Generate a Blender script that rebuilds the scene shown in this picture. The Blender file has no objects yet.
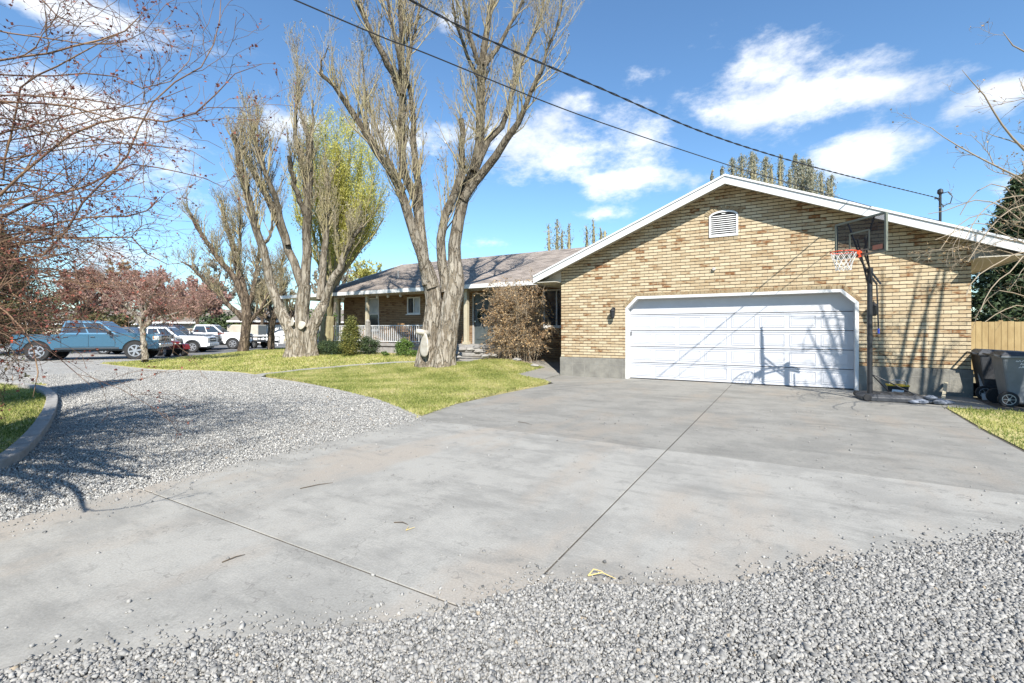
import bpy, math, random
import numpy as np
from math import radians as R, sin, cos, pi, sqrt
from mathutils import Vector, Matrix
from mathutils.geometry import delaunay_2d_cdt

random.seed(7)
rng = np.random.default_rng(11)
SC = bpy.context.scene
COL = SC.collection

# ------------------------------------------------------------------ camera, sky, sun, exposure
F_PX, CAM_H, TH = 467.0, 1.45, R(30.3)
HOR = 330.5
cam_d = bpy.data.cameras.new('camera')
cam = bpy.data.objects.new('camera', cam_d); COL.objects.link(cam)
cam_d.sensor_width = 36.0
cam_d.lens = 36.0 * F_PX / 1024.0
cam_d.shift_y = -(341.5 - HOR) / 1024.0
cam_d.clip_start = 0.05; cam_d.clip_end = 3000
cam.location = (0, 0, CAM_H)
cam.rotation_euler = (R(90), 0, TH)
SC.camera = cam

SUN_DIR = Vector((0.78, -1.0, 1.14)).normalized()       # towards the sun
sun_el = math.asin(SUN_DIR.z)
sun_az = math.atan2(SUN_DIR.x, SUN_DIR.y)                # from +Y clockwise
sun_d = bpy.data.lights.new('sun', 'SUN')
sun_d.energy = 5.0; sun_d.angle = R(0.53); sun_d.color = (1.0, 0.955, 0.88)
sun = bpy.data.objects.new('sun', sun_d); COL.objects.link(sun)
sun.rotation_euler = (-SUN_DIR).to_track_quat('-Z', 'Y').to_euler()
sun.location = (10, -20, 30)

vs = SC.view_settings
SC.display_settings.display_device = 'sRGB'
vs.view_transform = 'Standard'; vs.look = 'None'; vs.gamma = 1.0; vs.exposure = 0.90
vs.use_curve_mapping = False
SC.cycles.max_bounces = 6
SC.cycles.transparent_max_bounces = 12
SC.cycles.use_denoising = True
SC.cycles.caustics_reflective = False; SC.cycles.caustics_refractive = False

CT, ST = cos(TH), sin(TH)
def P(u, v, t):
    """world point seen at picture position (u, v) at depth t metres"""
    a = (u - 512) / F_PX * t; z = CAM_H + (HOR - v) / F_PX * t
    return Vector((-ST * t + CT * a, CT * t + ST * a, z))
def sstep(x): x = np.clip(x, 0, 1); return x * x * (3 - 2 * x)
def H(x, y):
    """height of the lawn ground"""
    return 0.38 * sstep((np.asarray(y) - 9.6) / 5.5) * sstep((-5.9 - np.asarray(x)) / 3.0) * sstep((np.asarray(x) + 29) / 6.0)
def G(u, v):
    h = 0.0
    for _ in range(8):
        t = F_PX * (CAM_H - h) / (v - HOR); p = P(u, v, t); h = 0.5 * h + 0.5 * float(H(p.x, p.y))
    return (p.x, p.y)

# ------------------------------------------------------------------ world: sky + clouds placed by direction
W = bpy.data.worlds.new('World'); SC.world = W; W.use_nodes = True
nt = W.node_tree; nt.nodes.clear()
def N(tree, typ, **kw):
    n = tree.nodes.new(typ)
    for k, v in kw.items():
        if k.startswith('i_'):
            key = k[2:]
            key = int(key) if key.isdigit() else key
            n.inputs[key].default_value = v
        else: setattr(n, k, v)
    return n
def build_world():
    L = nt.links.new
    def M(op, a, b=None, c=None, clamp=False):
        n = N(nt, 'ShaderNodeMath', operation=op, use_clamp=clamp)
        for k, x in enumerate((a, b, c)):
            if x is None: continue
            if isinstance(x, (int, float)): n.inputs[k].default_value = x
            else: L(x, n.inputs[k])
        return n.outputs[0]
    def VM(op, a, b):
        n = N(nt, 'ShaderNodeVectorMath', operation=op)
        for k, x in enumerate((a, b)):
            if isinstance(x, (tuple, Vector)): n.inputs[k].default_value = tuple(x)
            else: L(x, n.inputs[k])
        return n
    out = N(nt, 'ShaderNodeOutputWorld'); bg = N(nt, 'ShaderNodeBackground'); bg.inputs['Strength'].default_value = 0.067
    sky = N(nt, 'ShaderNodeTexSky', sky_type='NISHITA', sun_disc=False)
    sky.sun_elevation = sun_el; sky.sun_rotation = sun_az
    sky.air_density = 1.35; sky.dust_density = 0.35; sky.ozone_density = 2.2; sky.altitude = 1400
    tc = N(nt, 'ShaderNodeTexCoord'); D = tc.outputs['Generated']
    n1 = N(nt, 'ShaderNodeTexNoise'); n1.inputs['Scale'].default_value = 5.5; n1.inputs['Detail'].default_value = 12; n1.inputs['Roughness'].default_value = 0.64
    mp = N(nt, 'ShaderNodeMapping'); mp.inputs['Scale'].default_value = (1, 1, 2.0); L(D, mp.inputs[0]); L(mp.outputs[0], n1.inputs[0])
    n2 = N(nt, 'ShaderNodeTexNoise'); n2.inputs['Scale'].default_value = 3.0; n2.inputs['Detail'].default_value = 4; L(D, n2.inputs[0])
    # u, v, half width, half height (pixels), strength
    blobs = [(95, 16, 125, 28, 1.0), (45, 4, 70, 24, 1.0), (60, 140, 150, 60, .9), (165, 185, 120, 28, .45), (290, 122, 62, 26, .8), (400, 140, 70, 35, .8),
             (560, 150, 110, 42, 1.0), (620, 180, 70, 18, .9), (495, 244, 45, 15, .8), (110, 255, 80, 30, .7), (200, 275, 70, 25, .6), (455, 20, 30, 22, .5),
             (745, 72, 80, 42, .85), (790, 105, 105, 34, 1.0), (870, 92, 110, 24, .95), (670, 72, 55, 28, .55), (850, 160, 62, 26, 1.0), (1010, 92, 70, 26, .85),
             (1020, 190, 60, 22, .5), (600, 215, 40, 9, .5), (-120, 120, 160, 70, .9), (1250, 120, 160, 50, .9), (-500, 150, 260, 60, .9), (1700, 60, 240, 60, .8)]
    acc = None
    for (u, v, a, b, s) in blobs:
        c = (P(u, v, 1) - Vector((0, 0, CAM_H))); ln = c.length; c.normalize()
        e1 = Vector((0, 0, 1)).cross(c).normalized(); e2 = c.cross(e1).normalized()
        # angular half sizes
        cx = abs((P(u + 1, v, 1) - P(u - 1, v, 1)).dot(e1)) / 2 / ln; cy = abs((P(u, v + 1, 1) - P(u, v - 1, 1)).dot(e2)) / 2 / ln
        d1 = VM('DOT_PRODUCT', D, tuple(e1 / (a * cx))).outputs['Value']; d2 = VM('DOT_PRODUCT', D, tuple(e2 / (b * cy))).outputs['Value']
        q = M('SQRT', M('ADD', M('MULTIPLY', d1, d1), M('MULTIPLY', d2, d2)))
        front = M('GREATER_THAN', VM('DOT_PRODUCT', D, tuple(c)).outputs['Value'], 0.0)
        m = M('MULTIPLY', M('MULTIPLY', M('SUBTRACT', 1.0, M('MULTIPLY', q, 0.60), clamp=True), s), front)
        acc = m if acc is None else M('SMOOTH_MAX', acc, m, 0.12)
    dens = M('ADD', acc, M('MULTIPLY', M('SUBTRACT', n1.outputs[0], 0.56), 2.1))
    mr = N(nt, 'ShaderNodeMapRange', interpolation_type='SMOOTHSTEP'); L(dens, mr.inputs[0]); mr.inputs[1].default_value = 0.22; mr.inputs[2].default_value = 0.76
    gate = N(nt, 'ShaderNodeMapRange', interpolation_type='SMOOTHSTEP'); L(acc, gate.inputs[0]); gate.inputs[1].default_value = 0.02; gate.inputs[2].default_value = 0.22
    fac = M('MULTIPLY', mr.outputs[0], gate.outputs[0]); fac = M('MULTIPLY', fac, 0.93)
    cr = N(nt, 'ShaderNodeMix', data_type='RGBA'); L(n2.outputs[0], cr.inputs[0])
    cr.inputs[6].default_value = (6.6, 7.2, 8.2, 1); cr.inputs[7].default_value = (10.5, 10.7, 11.0, 1)
    mr2 = N(nt, 'ShaderNodeMapRange'); L(n2.outputs[0], mr2.inputs[0]); mr2.inputs[1].default_value = 0.33; mr2.inputs[2].default_value = 0.55
    L(mr2.outputs[0], cr.inputs[0])
    mx = N(nt, 'ShaderNodeMix', data_type='RGBA'); tn = N(nt, 'ShaderNodeMix', data_type='RGBA', blend_type='MULTIPLY'); tn.inputs[0].default_value = 1; L(sky.outputs[0], tn.inputs[6]); tn.inputs[7].default_value = (1.08, 1.40, 1.62, 1)
    L(fac, mx.inputs[0]); L(tn.outputs[2], mx.inputs[6]); L(cr.outputs[2], mx.inputs[7])
    L(mx.outputs[2], bg.inputs[0]); L(bg.outputs[0], out.inputs[0])
build_world()

# ------------------------------------------------------------------ materials
def mat(name, col, rough=0.7, col2=None, scale=5.0, detail=6, bump=0.0, bscale=None, metal=0.0, spec=0.5, contrast=(0.35, 0.65), stretch=None, tint=None, transl=0.0, coat=0.0, dist=0.02):
    m = bpy.data.materials.new(name); m.use_nodes = True
    t = m.node_tree; b = t.nodes['Principled BSDF']; L = t.links.new
    b.inputs['Roughness'].default_value = rough; b.inputs['Metallic'].default_value = metal
    b.inputs['Specular IOR Level'].default_value = spec; b.inputs['Coat Weight'].default_value = coat
    b.inputs['Base Color'].default_value = (*col, 1)
    tc = N(t, 'ShaderNodeTexCoord'); src = tc.outputs['Object']
    if stretch:
        mp = N(t, 'ShaderNodeMapping'); mp.inputs['Scale'].default_value = stretch; L(src, mp.inputs[0]); src = mp.outputs[0]
    cur = None
    if col2 is not None:
        no = N(t, 'ShaderNodeTexNoise'); no.inputs['Scale'].default_value = scale; no.inputs['Detail'].default_value = detail; no.inputs['Roughness'].default_value = .6; L(src, no.inputs[0])
        mr = N(t, 'ShaderNodeMapRange'); L(no.outputs[0], mr.inputs[0]); mr.inputs[1].default_value, mr.inputs[2].default_value = contrast
        mx = N(t, 'ShaderNodeMix', data_type='RGBA'); L(mr.outputs[0], mx.inputs[0]); mx.inputs[6].default_value = (*col, 1); mx.inputs[7].default_value = (*col2, 1)
        cur = mx.outputs[2]
    if tint is not None:
        at = N(t, 'ShaderNodeAttribute', attribute_name='tint')
        cr = N(t, 'ShaderNodeValToRGB'); e = cr.color_ramp.elements
        e[0].position = tint[0][0]; e[0].color = (*tint[0][1], 1); e[1].position = tint[-1][0]; e[1].color = (*tint[-1][1], 1)
        for (p_, c_) in tint[1:-1]:
            q = e.new(p_); q.color = (*c_, 1)
        L(at.outputs['Fac'], cr.inputs[0])
        if cur is None: cur = cr.outputs[0]
        else:
            mu = N(t, 'ShaderNodeMix', data_type='RGBA', blend_type='MULTIPLY'); mu.inputs[0].default_value = 1; L(cur, mu.inputs[6]); L(cr.outputs[0], mu.inputs[7]); cur = mu.outputs[2]
    if cur is not None: L(cur, b.inputs['Base Color'])
    if bump:
        nb = N(t, 'ShaderNodeTexNoise'); nb.inputs['Scale'].default_value = bscale or scale * 4; nb.inputs['Detail'].default_value = 6; L(src, nb.inputs[0])
        bp = N(t, 'ShaderNodeBump'); bp.inputs['Strength'].default_value = bump; bp.inputs['Distance'].default_value = dist; L(nb.outputs[0], bp.inputs['Height']); L(bp.outputs[0], b.inputs['Normal'])
    if transl:
        tr = N(t, 'ShaderNodeBsdfTranslucent'); ms = N(t, 'ShaderNodeMixShader'); ms.inputs[0].default_value = transl
        if cur is not None: L(cur, tr.inputs[0])
        else: tr.inputs[0].default_value = (*col, 1)
        L(b.outputs[0], ms.inputs[1]); L(tr.outputs[0], ms.inputs[2]); L(ms.outputs[0], t.nodes['Material Output'].inputs[0])
    return m

def mathn(t, op, a, b=None, clamp=False):
    n = N(t, 'ShaderNodeMath', operation=op, use_clamp=clamp)
    for k, x in enumerate((a, b)):
        if x is None: continue
        if isinstance(x, (int, float)): n.inputs[k].default_value = x
        else: t.links.new(x, n.inputs[k])
    return n.outputs[0]

def mixn(t, fac, a, b, blend='MIX'):
    n = N(t, 'ShaderNodeMix', data_type='RGBA', blend_type=blend)
    for k, x in ((0, fac), (6, a), (7, b)):
        if isinstance(x, (int, float)): n.inputs[k].default_value = x
        elif isinstance(x, tuple): n.inputs[k].default_value = (*x, 1) if len(x) == 3 else x
        else: t.links.new(x, n.inputs[k])
    return n.outputs[2]

def brick_mat(name, axis, c1, c2, mortar, cblotch, bw=0.255, rh=0.0868, soldier=False):
    m = bpy.data.materials.new(name); m.use_nodes = True
    t = m.node_tree; b = t.nodes['Principled BSDF']; L = t.links.new
    b.inputs['Roughness'].default_value = 0.85; b.inputs['Specular IOR Level'].default_value = 0.25
    tc = N(t, 'ShaderNodeTexCoord'); sp = N(t, 'ShaderNodeSeparateXYZ'); L(tc.outputs['Object'], sp.inputs[0])
    cb = N(t, 'ShaderNodeCombineXYZ')
    L(sp.outputs[0 if axis == 'X' else 1], cb.inputs[0]); L(sp.outputs[2], cb.inputs[1])
    # slight waviness of the joints
    wn = N(t, 'ShaderNodeTexNoise'); wn.inputs['Scale'].default_value = 9; L(cb.outputs[0], wn.inputs[0])
    sc_ = N(t, 'ShaderNodeVectorMath', operation='SCALE'); L(wn.outputs['Color'], sc_.inputs[0]); sc_.inputs['Scale'].default_value = 0.012
    ad = N(t, 'ShaderNodeVectorMath', operation='ADD'); L(cb.outputs[0], ad.inputs[0]); L(sc_.outputs[0], ad.inputs[1])
    br = N(t, 'ShaderNodeTexBrick'); L(ad.outputs[0], br.inputs['Vector'])
    br.inputs['Scale'].default_value = 1; br.inputs['Brick Width'].default_value = bw; br.inputs['Row Height'].default_value = rh
    br.inputs['Mortar Size'].default_value = 0.0095; br.inputs['Mortar Smooth'].default_value = 0.25; br.inputs['Bias'].default_value = 0.0
    br.inputs['Color1'].default_value = (0, 0, 0, 1); br.inputs['Color2'].default_value = (1, 1, 1, 1); br.inputs['Mortar'].default_value = (0.5, 0.5, 0.5, 1)
    # large patches where darker bricks gather
    n1 = N(t, 'ShaderNodeTexNoise'); n1.inputs['Scale'].default_value = 1.3; n1.inputs['Detail'].default_value = 3; L(cb.outputs[0], n1.inputs[0])
    n2 = N(t, 'ShaderNodeTexNoise'); n2.inputs['Scale'].default_value = 14; n2.inputs['Detail'].default_value = 5
    mp = N(t, 'ShaderNodeMapping'); mp.inputs['Scale'].default_value = (0.6, 1.6, 1); L(cb.outputs[0], mp.inputs[0]); L(mp.outputs[0], n2.inputs[0])
    base = mixn(t, br.outputs['Color'], c1, c2)
    s = mathn(t, 'ADD', br.outputs['Color'], mathn(t, 'MULTIPLY', mathn(t, 'SUBTRACT', n1.outputs[0], 0.5), 1.7))
    s = mathn(t, 'ADD', s, mathn(t, 'MULTIPLY', mathn(t, 'SUBTRACT', n2.outputs[0], 0.5), 1.6))
    mr = N(t, 'ShaderNodeMapRange', interpolation_type='SMOOTHSTEP'); L(s, mr.inputs[0]); mr.inputs[1].default_value = 0.74; mr.inputs[2].default_value = 1.22
    base = mixn(t, mr.outputs[0], base, cblotch)
    n3 = N(t, 'ShaderNodeTexNoise'); n3.inputs['Scale'].default_value = 60; n3.inputs['Detail'].default_value = 4; L(cb.outputs[0], n3.inputs[0])
    mr3 = N(t, 'ShaderNodeMapRange'); L(n3.outputs[0], mr3.inputs[0]); mr3.inputs[1].default_value = .3; mr3.inputs[2].default_value = .7; mr3.inputs[3].default_value = .78; mr3.inputs[4].default_value = 1.1
    base = mixn(t, 1.0, base, mr3.outputs[0], 'MULTIPLY')
    # header (vertical) joints are light mortar, bed joints deeply raked, their shadow painted dark
    sy = N(t, 'ShaderNodeSeparateXYZ'); L(ad.outputs[0], sy.inputs[0])
    bed_shade = mathn(t, 'LESS_THAN', mathn(t, 'PINGPONG', sy.outputs[1], rh / 2), 0.0125)
    mcol = mixn(t, bed_shade, mixn(t, 0.45, c1, mortar), mortar)
    colf = mixn(t, br.outputs['Fac'], base, mcol)
    L(colf, b.inputs['Base Color'])
    bp = N(t, 'ShaderNodeBump'); bp.inputs['Strength'].default_value = 1.0; bp.inputs['Distance'].default_value = 0.014
    hh = mathn(t, 'SUBTRACT', mathn(t, 'MULTIPLY', n3.outputs[0], 0.25), br.outputs['Fac'])
    L(hh, bp.inputs['Height']); L(bp.outputs[0], b.inputs['Normal'])
    return m

M = {}
M['brick'] = brick_mat('buff_brick', 'X', (0.575, 0.48, 0.325), (0.41, 0.305, 0.18), (0.05, 0.034, 0.022), (0.22, 0.105, 0.045))
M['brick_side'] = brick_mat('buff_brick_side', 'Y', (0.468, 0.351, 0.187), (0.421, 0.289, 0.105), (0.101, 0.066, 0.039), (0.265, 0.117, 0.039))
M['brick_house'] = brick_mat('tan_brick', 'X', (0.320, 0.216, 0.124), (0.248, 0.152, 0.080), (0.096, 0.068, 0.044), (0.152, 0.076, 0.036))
M['soldier'] = mat('soldier_brick', (0.496, 0.400, 0.248), .85, (0.368, 0.248, 0.128), 5, bump=.3, tint=[(0, (0.640, 0.640, 0.640)), (1, (0.920, 0.920, 0.920))])
M['white'] = mat('white_paint', (0.654, 0.654, 0.645), .5, (0.593, 0.593, 0.576), 3, bump=.03)
M['door_white'] = mat('garage_door_white', (0.538, 0.546, 0.571), .42, (0.496, 0.504, 0.529), 2.0, bump=.02)
M['soffit'] = mat('soffit_paint', (0.496, 0.464, 0.384), .6, (0.432, 0.400, 0.328), 3)
M['cream'] = mat('cream_paint', (0.476, 0.425, 0.306), .6, (0.408, 0.357, 0.255), 5)
M['trim_grey'] = mat('grey_trim', (0.42, 0.40, 0.37), .6, (0.36, 0.34, 0.31), 5)
M['black'] = mat('black_metal', (0.018, 0.019, 0.022), .4)
M['blackp'] = mat('black_plastic', (0.03, 0.032, 0.036), .5, (0.045, 0.048, 0.054), 20, bump=.2)
M['dark'] = mat('dark_recess', (0.012, 0.012, 0.012), .9)
M['glass'] = mat('window_glass', (0.03, 0.04, 0.05), .06, spec=.9)
M['blind'] = mat('window_blind', (0.45, 0.47, 0.5), .2, (0.30, 0.33, 0.36), 2, spec=.8)
M['wood'] = mat('weathered_wood', (0.36, 0.22, 0.10), .7, (0.22, 0.12, 0.05), 6, stretch=(1, 1, 6), bump=.2)
M['bark_pale'] = mat('pale_bark', (0.37, 0.33, 0.265), .9, (0.20, 0.165, 0.125), 5, detail=9, stretch=(1.6, 1.6, .30), bump=1.0, bscale=13, contrast=(.40, .70), dist=.06)
M['bark_brown'] = mat('brown_bark', (0.188, 0.143, 0.098), .9, (0.075, 0.053, 0.038), 5, stretch=(1.5, 1.5, .4), bump=.8, bscale=16, contrast=(.4, .65), dist=.03)
M['bark_olive'] = mat('olive_bark', (0.30, 0.27, 0.15), .9, (0.17, 0.14, 0.08), 4, stretch=(1.5, 1.5, .5), bump=.6, bscale=14)
M['twig_grey'] = mat('grey_twigs', (0.25, 0.205, 0.145), .8, (0.33, 0.285, 0.15), 1.2)
M['twig_red'] = mat('reddish_twigs', (0.085, 0.044, 0.030), .75, (0.27, 0.17, 0.09), 1.6, contrast=(.42, .68))
M['twig_pale'] = mat('pale_twigs', (0.27, 0.22, 0.155), .7, (0.256, 0.200, 0.136), 2)
M['bud_grey'] = mat('grey_buds', (1, 1, 1), .8, tint=[(0, (0.208, 0.176, 0.144)), (.5, (0.336, 0.296, 0.248)), (1, (0.416, 0.384, 0.272))], transl=.35)
M['bud_red'] = mat('red_buds', (1, 1, 1), .8, tint=[(0, (.11, .03, .025)), (1, (.30, .10, .065))], transl=.2)
M['blossom'] = mat('rose_buds', (1, 1, 1), .8, tint=[(0, (0.340, 0.178, 0.153)), (.5, (0.527, 0.323, 0.272)), (1, (0.595, 0.425, 0.323))], transl=.45)
M['twig_rose'] = mat('rosy_twigs', (.30, .19, .15), .8, (.24, .15, .12), 2)
M['willow_leaf'] = mat('willow_leaf', (1, 1, 1), .7, tint=[(0, (.40, .39, .08)), (.5, (.60, .58, .14)), (1, (.70, .66, .26))], transl=.5)
M['green_leaf'] = mat('green_leaf', (1, 1, 1), .6, tint=[(0, (.05, .10, .02)), (.6, (.12, .20, .04)), (1, (.24, .32, .07))], transl=.35)
M['conifer'] = mat('conifer_foliage', (1, 1, 1), .7, tint=[(0, (.018, .035, .016)), (.6, (.045, .075, .025)), (1, (.09, .12, .04))], transl=.15)
M['conifer_rust'] = mat('rusty_conifer_foliage', (1, 1, 1), .7, tint=[(0, (.035, .045, .018)), (.5, (.08, .09, .03)), (.75, (.16, .13, .05)), (1, (.24, .12, .06))], transl=.2)
M['shrub_gold'] = mat('golden_shrub', (1, 1, 1), .7, tint=[(0, (.04, .06, .015)), (.6, (.14, .15, .03)), (1, (.30, .25, .06))], transl=.2)
M['dry_leaf'] = mat('dry_leaf', (1, 1, 1), .85, tint=[(0, (.17, .095, .045)), (.5, (.42, .27, .13)), (1, (.58, .43, .24))], transl=.35)
M['stone'] = mat('crushed_stone', (1, 1, 1), .85, tint=[(0, (0.086, 0.086, 0.083)), (.28, (0.198, 0.193, 0.182)), (.6, (0.290, 0.281, 0.261)), (.985, (0.383, 0.370, 0.343)), (1, (0.290, 0.238, 0.172))])
M['grass'] = mat('grass_blades', (1, 1, 1), .8, tint=[(0, (.11, .16, .03)), (.4, (.33, .36, .09)), (.75, (.54, .51, .20)), (1, (.66, .57, .34))], transl=.45)
M['asphalt'] = mat('asphalt', (0.160, 0.160, 0.160), .9, (0.120, 0.120, 0.120), 2, bump=.2, bscale=80)
M['roof'] = None
M['cut'] = mat('cut_wood', (0.496, 0.464, 0.400), .8, (0.384, 0.344, 0.280), 6)
M['rust'] = mat('orange_rim', (0.65, 0.07, 0.02), .45)
M['net'] = mat('net_cord', (0.70, 0.70, 0.68), .8)
M['acrylic'] = None
M['rubber'] = mat('tyre_rubber', (0.022, 0.022, 0.023), .85, bump=.2, bscale=30)
M['alloy'] = mat('alloy_rim', (0.42, 0.43, 0.45), .35, metal=.7)
M['chrome'] = mat('chrome', (0.62, 0.62, 0.63), .2, metal=.9)
M['lamp_glass'] = mat('headlight_glass', (0.62, 0.62, 0.60), .12, spec=.9)
M['amber'] = mat('amber_lens', (0.60, 0.22, 0.03), .25)
M['stonework'] = mat('pale_rock', (0.330, 0.315, 0.285), .9, (0.210, 0.195, 0.173), 5, bump=.5)

def roof_mat():
    m = bpy.data.materials.new('asphalt_shingles'); m.use_nodes = True
    t = m.node_tree; b = t.nodes['Principled BSDF']; L = t.links.new
    b.inputs['Roughness'].default_value = .92; b.inputs['Specular IOR Level'].default_value = .2
    tc = N(t, 'ShaderNodeTexCoord'); sp = N(t, 'ShaderNodeSeparateXYZ'); L(tc.outputs['Object'], sp.inputs[0])
    cb = N(t, 'ShaderNodeCombineXYZ'); L(sp.outputs[0], cb.inputs[0]); L(sp.outputs[1], cb.inputs[1])
    br = N(t, 'ShaderNodeTexBrick'); L(cb.outputs[0], br.inputs['Vector']); br.inputs['Scale'].default_value = 1
    br.inputs['Brick Width'].default_value = .30; br.inputs['Row Height'].default_value = .15; br.inputs['Mortar Size'].default_value = .008; br.inputs['Bias'].default_value = 0
    br.inputs['Color1'].default_value = (.225, .190, .162, 1); br.inputs['Color2'].default_value = (.32, .275, .238, 1); br.inputs['Mortar'].default_value = (.10, .08, .07, 1)
    n = N(t, 'ShaderNodeTexNoise'); n.inputs['Scale'].default_value = 1.6; n.inputs['Detail'].default_value = 8; L(cb.outputs[0], n.inputs[0])
    mr = N(t, 'ShaderNodeMapRange'); L(n.outputs[0], mr.inputs[0]); mr.inputs[1].default_value = .3; mr.inputs[2].default_value = .7; mr.inputs[3].default_value = .72; mr.inputs[4].default_value = 1.2
    L(mixn(t, 1.0, br.outputs['Color'], mr.outputs[0], 'MULTIPLY'), b.inputs['Base Color'])
    bp = N(t, 'ShaderNodeBump'); bp.inputs['Strength'].default_value = .6; bp.inputs['Distance'].default_value = .02
    n2 = N(t, 'ShaderNodeTexNoise'); n2.inputs['Scale'].default_value = 40; L(cb.outputs[0], n2.inputs[0])
    L(mathn(t, 'SUBTRACT', n2.outputs[0], br.outputs['Fac']), bp.inputs['Height']); L(bp.outputs[0], b.inputs['Normal'])
    return m
M['roof'] = roof_mat()
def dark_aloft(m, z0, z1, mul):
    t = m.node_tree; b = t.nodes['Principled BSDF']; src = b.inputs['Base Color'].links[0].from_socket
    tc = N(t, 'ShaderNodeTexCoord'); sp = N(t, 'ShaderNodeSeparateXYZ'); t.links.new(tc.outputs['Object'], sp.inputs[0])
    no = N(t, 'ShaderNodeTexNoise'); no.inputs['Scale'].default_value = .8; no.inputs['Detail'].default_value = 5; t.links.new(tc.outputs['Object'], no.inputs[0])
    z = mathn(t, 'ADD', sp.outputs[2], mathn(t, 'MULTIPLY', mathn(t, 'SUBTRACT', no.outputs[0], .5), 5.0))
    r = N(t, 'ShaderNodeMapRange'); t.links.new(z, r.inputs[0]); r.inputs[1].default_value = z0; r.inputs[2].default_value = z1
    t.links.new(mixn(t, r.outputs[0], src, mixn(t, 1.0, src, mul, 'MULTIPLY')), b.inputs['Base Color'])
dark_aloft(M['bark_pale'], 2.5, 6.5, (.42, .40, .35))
def furrows(m, sc, st, depth_, dark):
    t = m.node_tree; b = t.nodes['Principled BSDF']; src = b.inputs['Base Color'].links[0].from_socket
    tc = N(t, 'ShaderNodeTexCoord'); mp = N(t, 'ShaderNodeMapping'); mp.inputs['Scale'].default_value = st; t.links.new(tc.outputs['Object'], mp.inputs[0])
    vo = N(t, 'ShaderNodeTexVoronoi', feature='DISTANCE_TO_EDGE'); vo.inputs['Scale'].default_value = sc
    no = N(t, 'ShaderNodeTexNoise'); no.inputs['Scale'].default_value = sc * .8; no.inputs['Detail'].default_value = 6; t.links.new(mp.outputs[0], no.inputs[0])
    mx = N(t, 'ShaderNodeMix', data_type='RGBA'); mx.inputs[0].default_value = .25; t.links.new(mp.outputs[0], mx.inputs[6]); t.links.new(no.outputs['Color'], mx.inputs[7]); t.links.new(mx.outputs[2], vo.inputs[0])
    r = N(t, 'ShaderNodeMapRange', interpolation_type='SMOOTHSTEP'); t.links.new(vo.outputs['Distance'], r.inputs[0]); r.inputs[1].default_value = .0; r.inputs[2].default_value = .16
    t.links.new(mixn(t, r.outputs[0], mixn(t, 1.0, src, dark, 'MULTIPLY'), src), b.inputs['Base Color'])
    bp = N(t, 'ShaderNodeBump'); bp.inputs['Strength'].default_value = 1; bp.inputs['Distance'].default_value = depth_; t.links.new(r.outputs[0], bp.inputs['Height'])
    old = b.inputs['Normal'].links[0].from_node; t.links.new(bp.outputs[0], old.inputs['Normal'])
furrows(M['bark_pale'], 7.5, (1, 1, .22), .035, (.60, .55, .48)); furrows(M['bark_brown'], 9, (1, 1, .25), .03, (.4, .36, .3))

def concrete_mat(name, base, dark, stainc, warm, blocks=None):
    m = bpy.data.materials.new(name); m.use_nodes = True
    t = m.node_tree; b = t.nodes['Principled BSDF']; L = t.links.new
    b.inputs['Roughness'].default_value = .82; b.inputs['Specular IOR Level'].default_value = .3
    tc = N(t, 'ShaderNodeTexCoord'); o = tc.outputs['Object']
    def noise(sc, det, st=(1, 1, 1), ro=.6, off=0):
        mp = N(t, 'ShaderNodeMapping'); mp.inputs['Scale'].default_value = st; mp.inputs['Location'].default_value = (off, off * 1.7, 0); L(o, mp.inputs[0])
        n = N(t, 'ShaderNodeTexNoise'); n.inputs['Scale'].default_value = sc; n.inputs['Detail'].default_value = det; n.inputs['Roughness'].default_value = ro; L(mp.outputs[0], n.inputs[0]); return n.outputs[0]
    def rng_(x, a, b_, c=0, d=1):
        r = N(t, 'ShaderNodeMapRange', interpolation_type='SMOOTHSTEP'); L(x, r.inputs[0]); r.inputs[1].default_value = a; r.inputs[2].default_value = b_; r.inputs[3].default_value = c; r.inputs[4].default_value = d; return r.outputs[0]
    col = mixn(t, rng_(noise(1.1, 12, ro=.72), .42, .60), base, dark)
    col = mixn(t, rng_(noise(.55, 6, (1.6, .6, 1), off=7), .49, .64, 0, .9), col, warm)                    # pinkish dust
    col = mixn(t, rng_(noise(1.3, 9, (.5, 1.8, 1), .68, off=3), .50, .66, 0, .6), col, stainc)               # grey tyre marks
    col = mixn(t, rng_(noise(5, 8, (1, 1, 1), .7, off=13), .55, .68, 0, .6), col, stainc)                 # small spots
    vo = N(t, 'ShaderNodeTexVoronoi'); vo.inputs['Scale'].default_value = 1.7; L(o, vo.inputs[0])
    col = mixn(t, rng_(vo.outputs['Distance'], .035, .012, 0, .5), col, (.12, .115, .105))
    col = mixn(t, rng_(noise(16, 6, (1, 1, 1), .75, off=31), .62, .70, 0, .55), col, stainc); col = mixn(t, rng_(noise(38, 3, off=5), .68, .74, 0, .7), col, (.11, .10, .085)); fine = noise(70, 6, ro=.75); col = mixn(t, 1.0, col, rng_(fine, .3, .7, .84, 1.12), 'MULTIPLY')
    # hairline cracks: a thin iso-line of a low noise
    cr = mathn(t, 'ABSOLUTE', mathn(t, 'SUBTRACT', noise(.42, 6, off=21), .515))
    col = mixn(t, rng_(cr, .0016, .0004, 0, .45), col, (.13, .12, .11))
    L(col, b.inputs['Base Color'])
    bp = N(t, 'ShaderNodeBump'); bp.inputs['Strength'].default_value = .35; bp.inputs['Distance'].default_value = .006
    L(mathn(t, 'ADD', fine, noise(9, 5)), bp.inputs['Height']); L(bp.outputs[0], b.inputs['Normal'])
    return m
M['conc_new'] = concrete_mat('pale_concrete', (.322, .311, .281), (.258, .250, .227), (.192, .187, .170), (.318, .284, .240))
M['conc_old'] = concrete_mat('grey_concrete', (.258, .248, .222), (.208, .201, .181), (.155, .151, .136), (.262, .235, .198))
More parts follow.
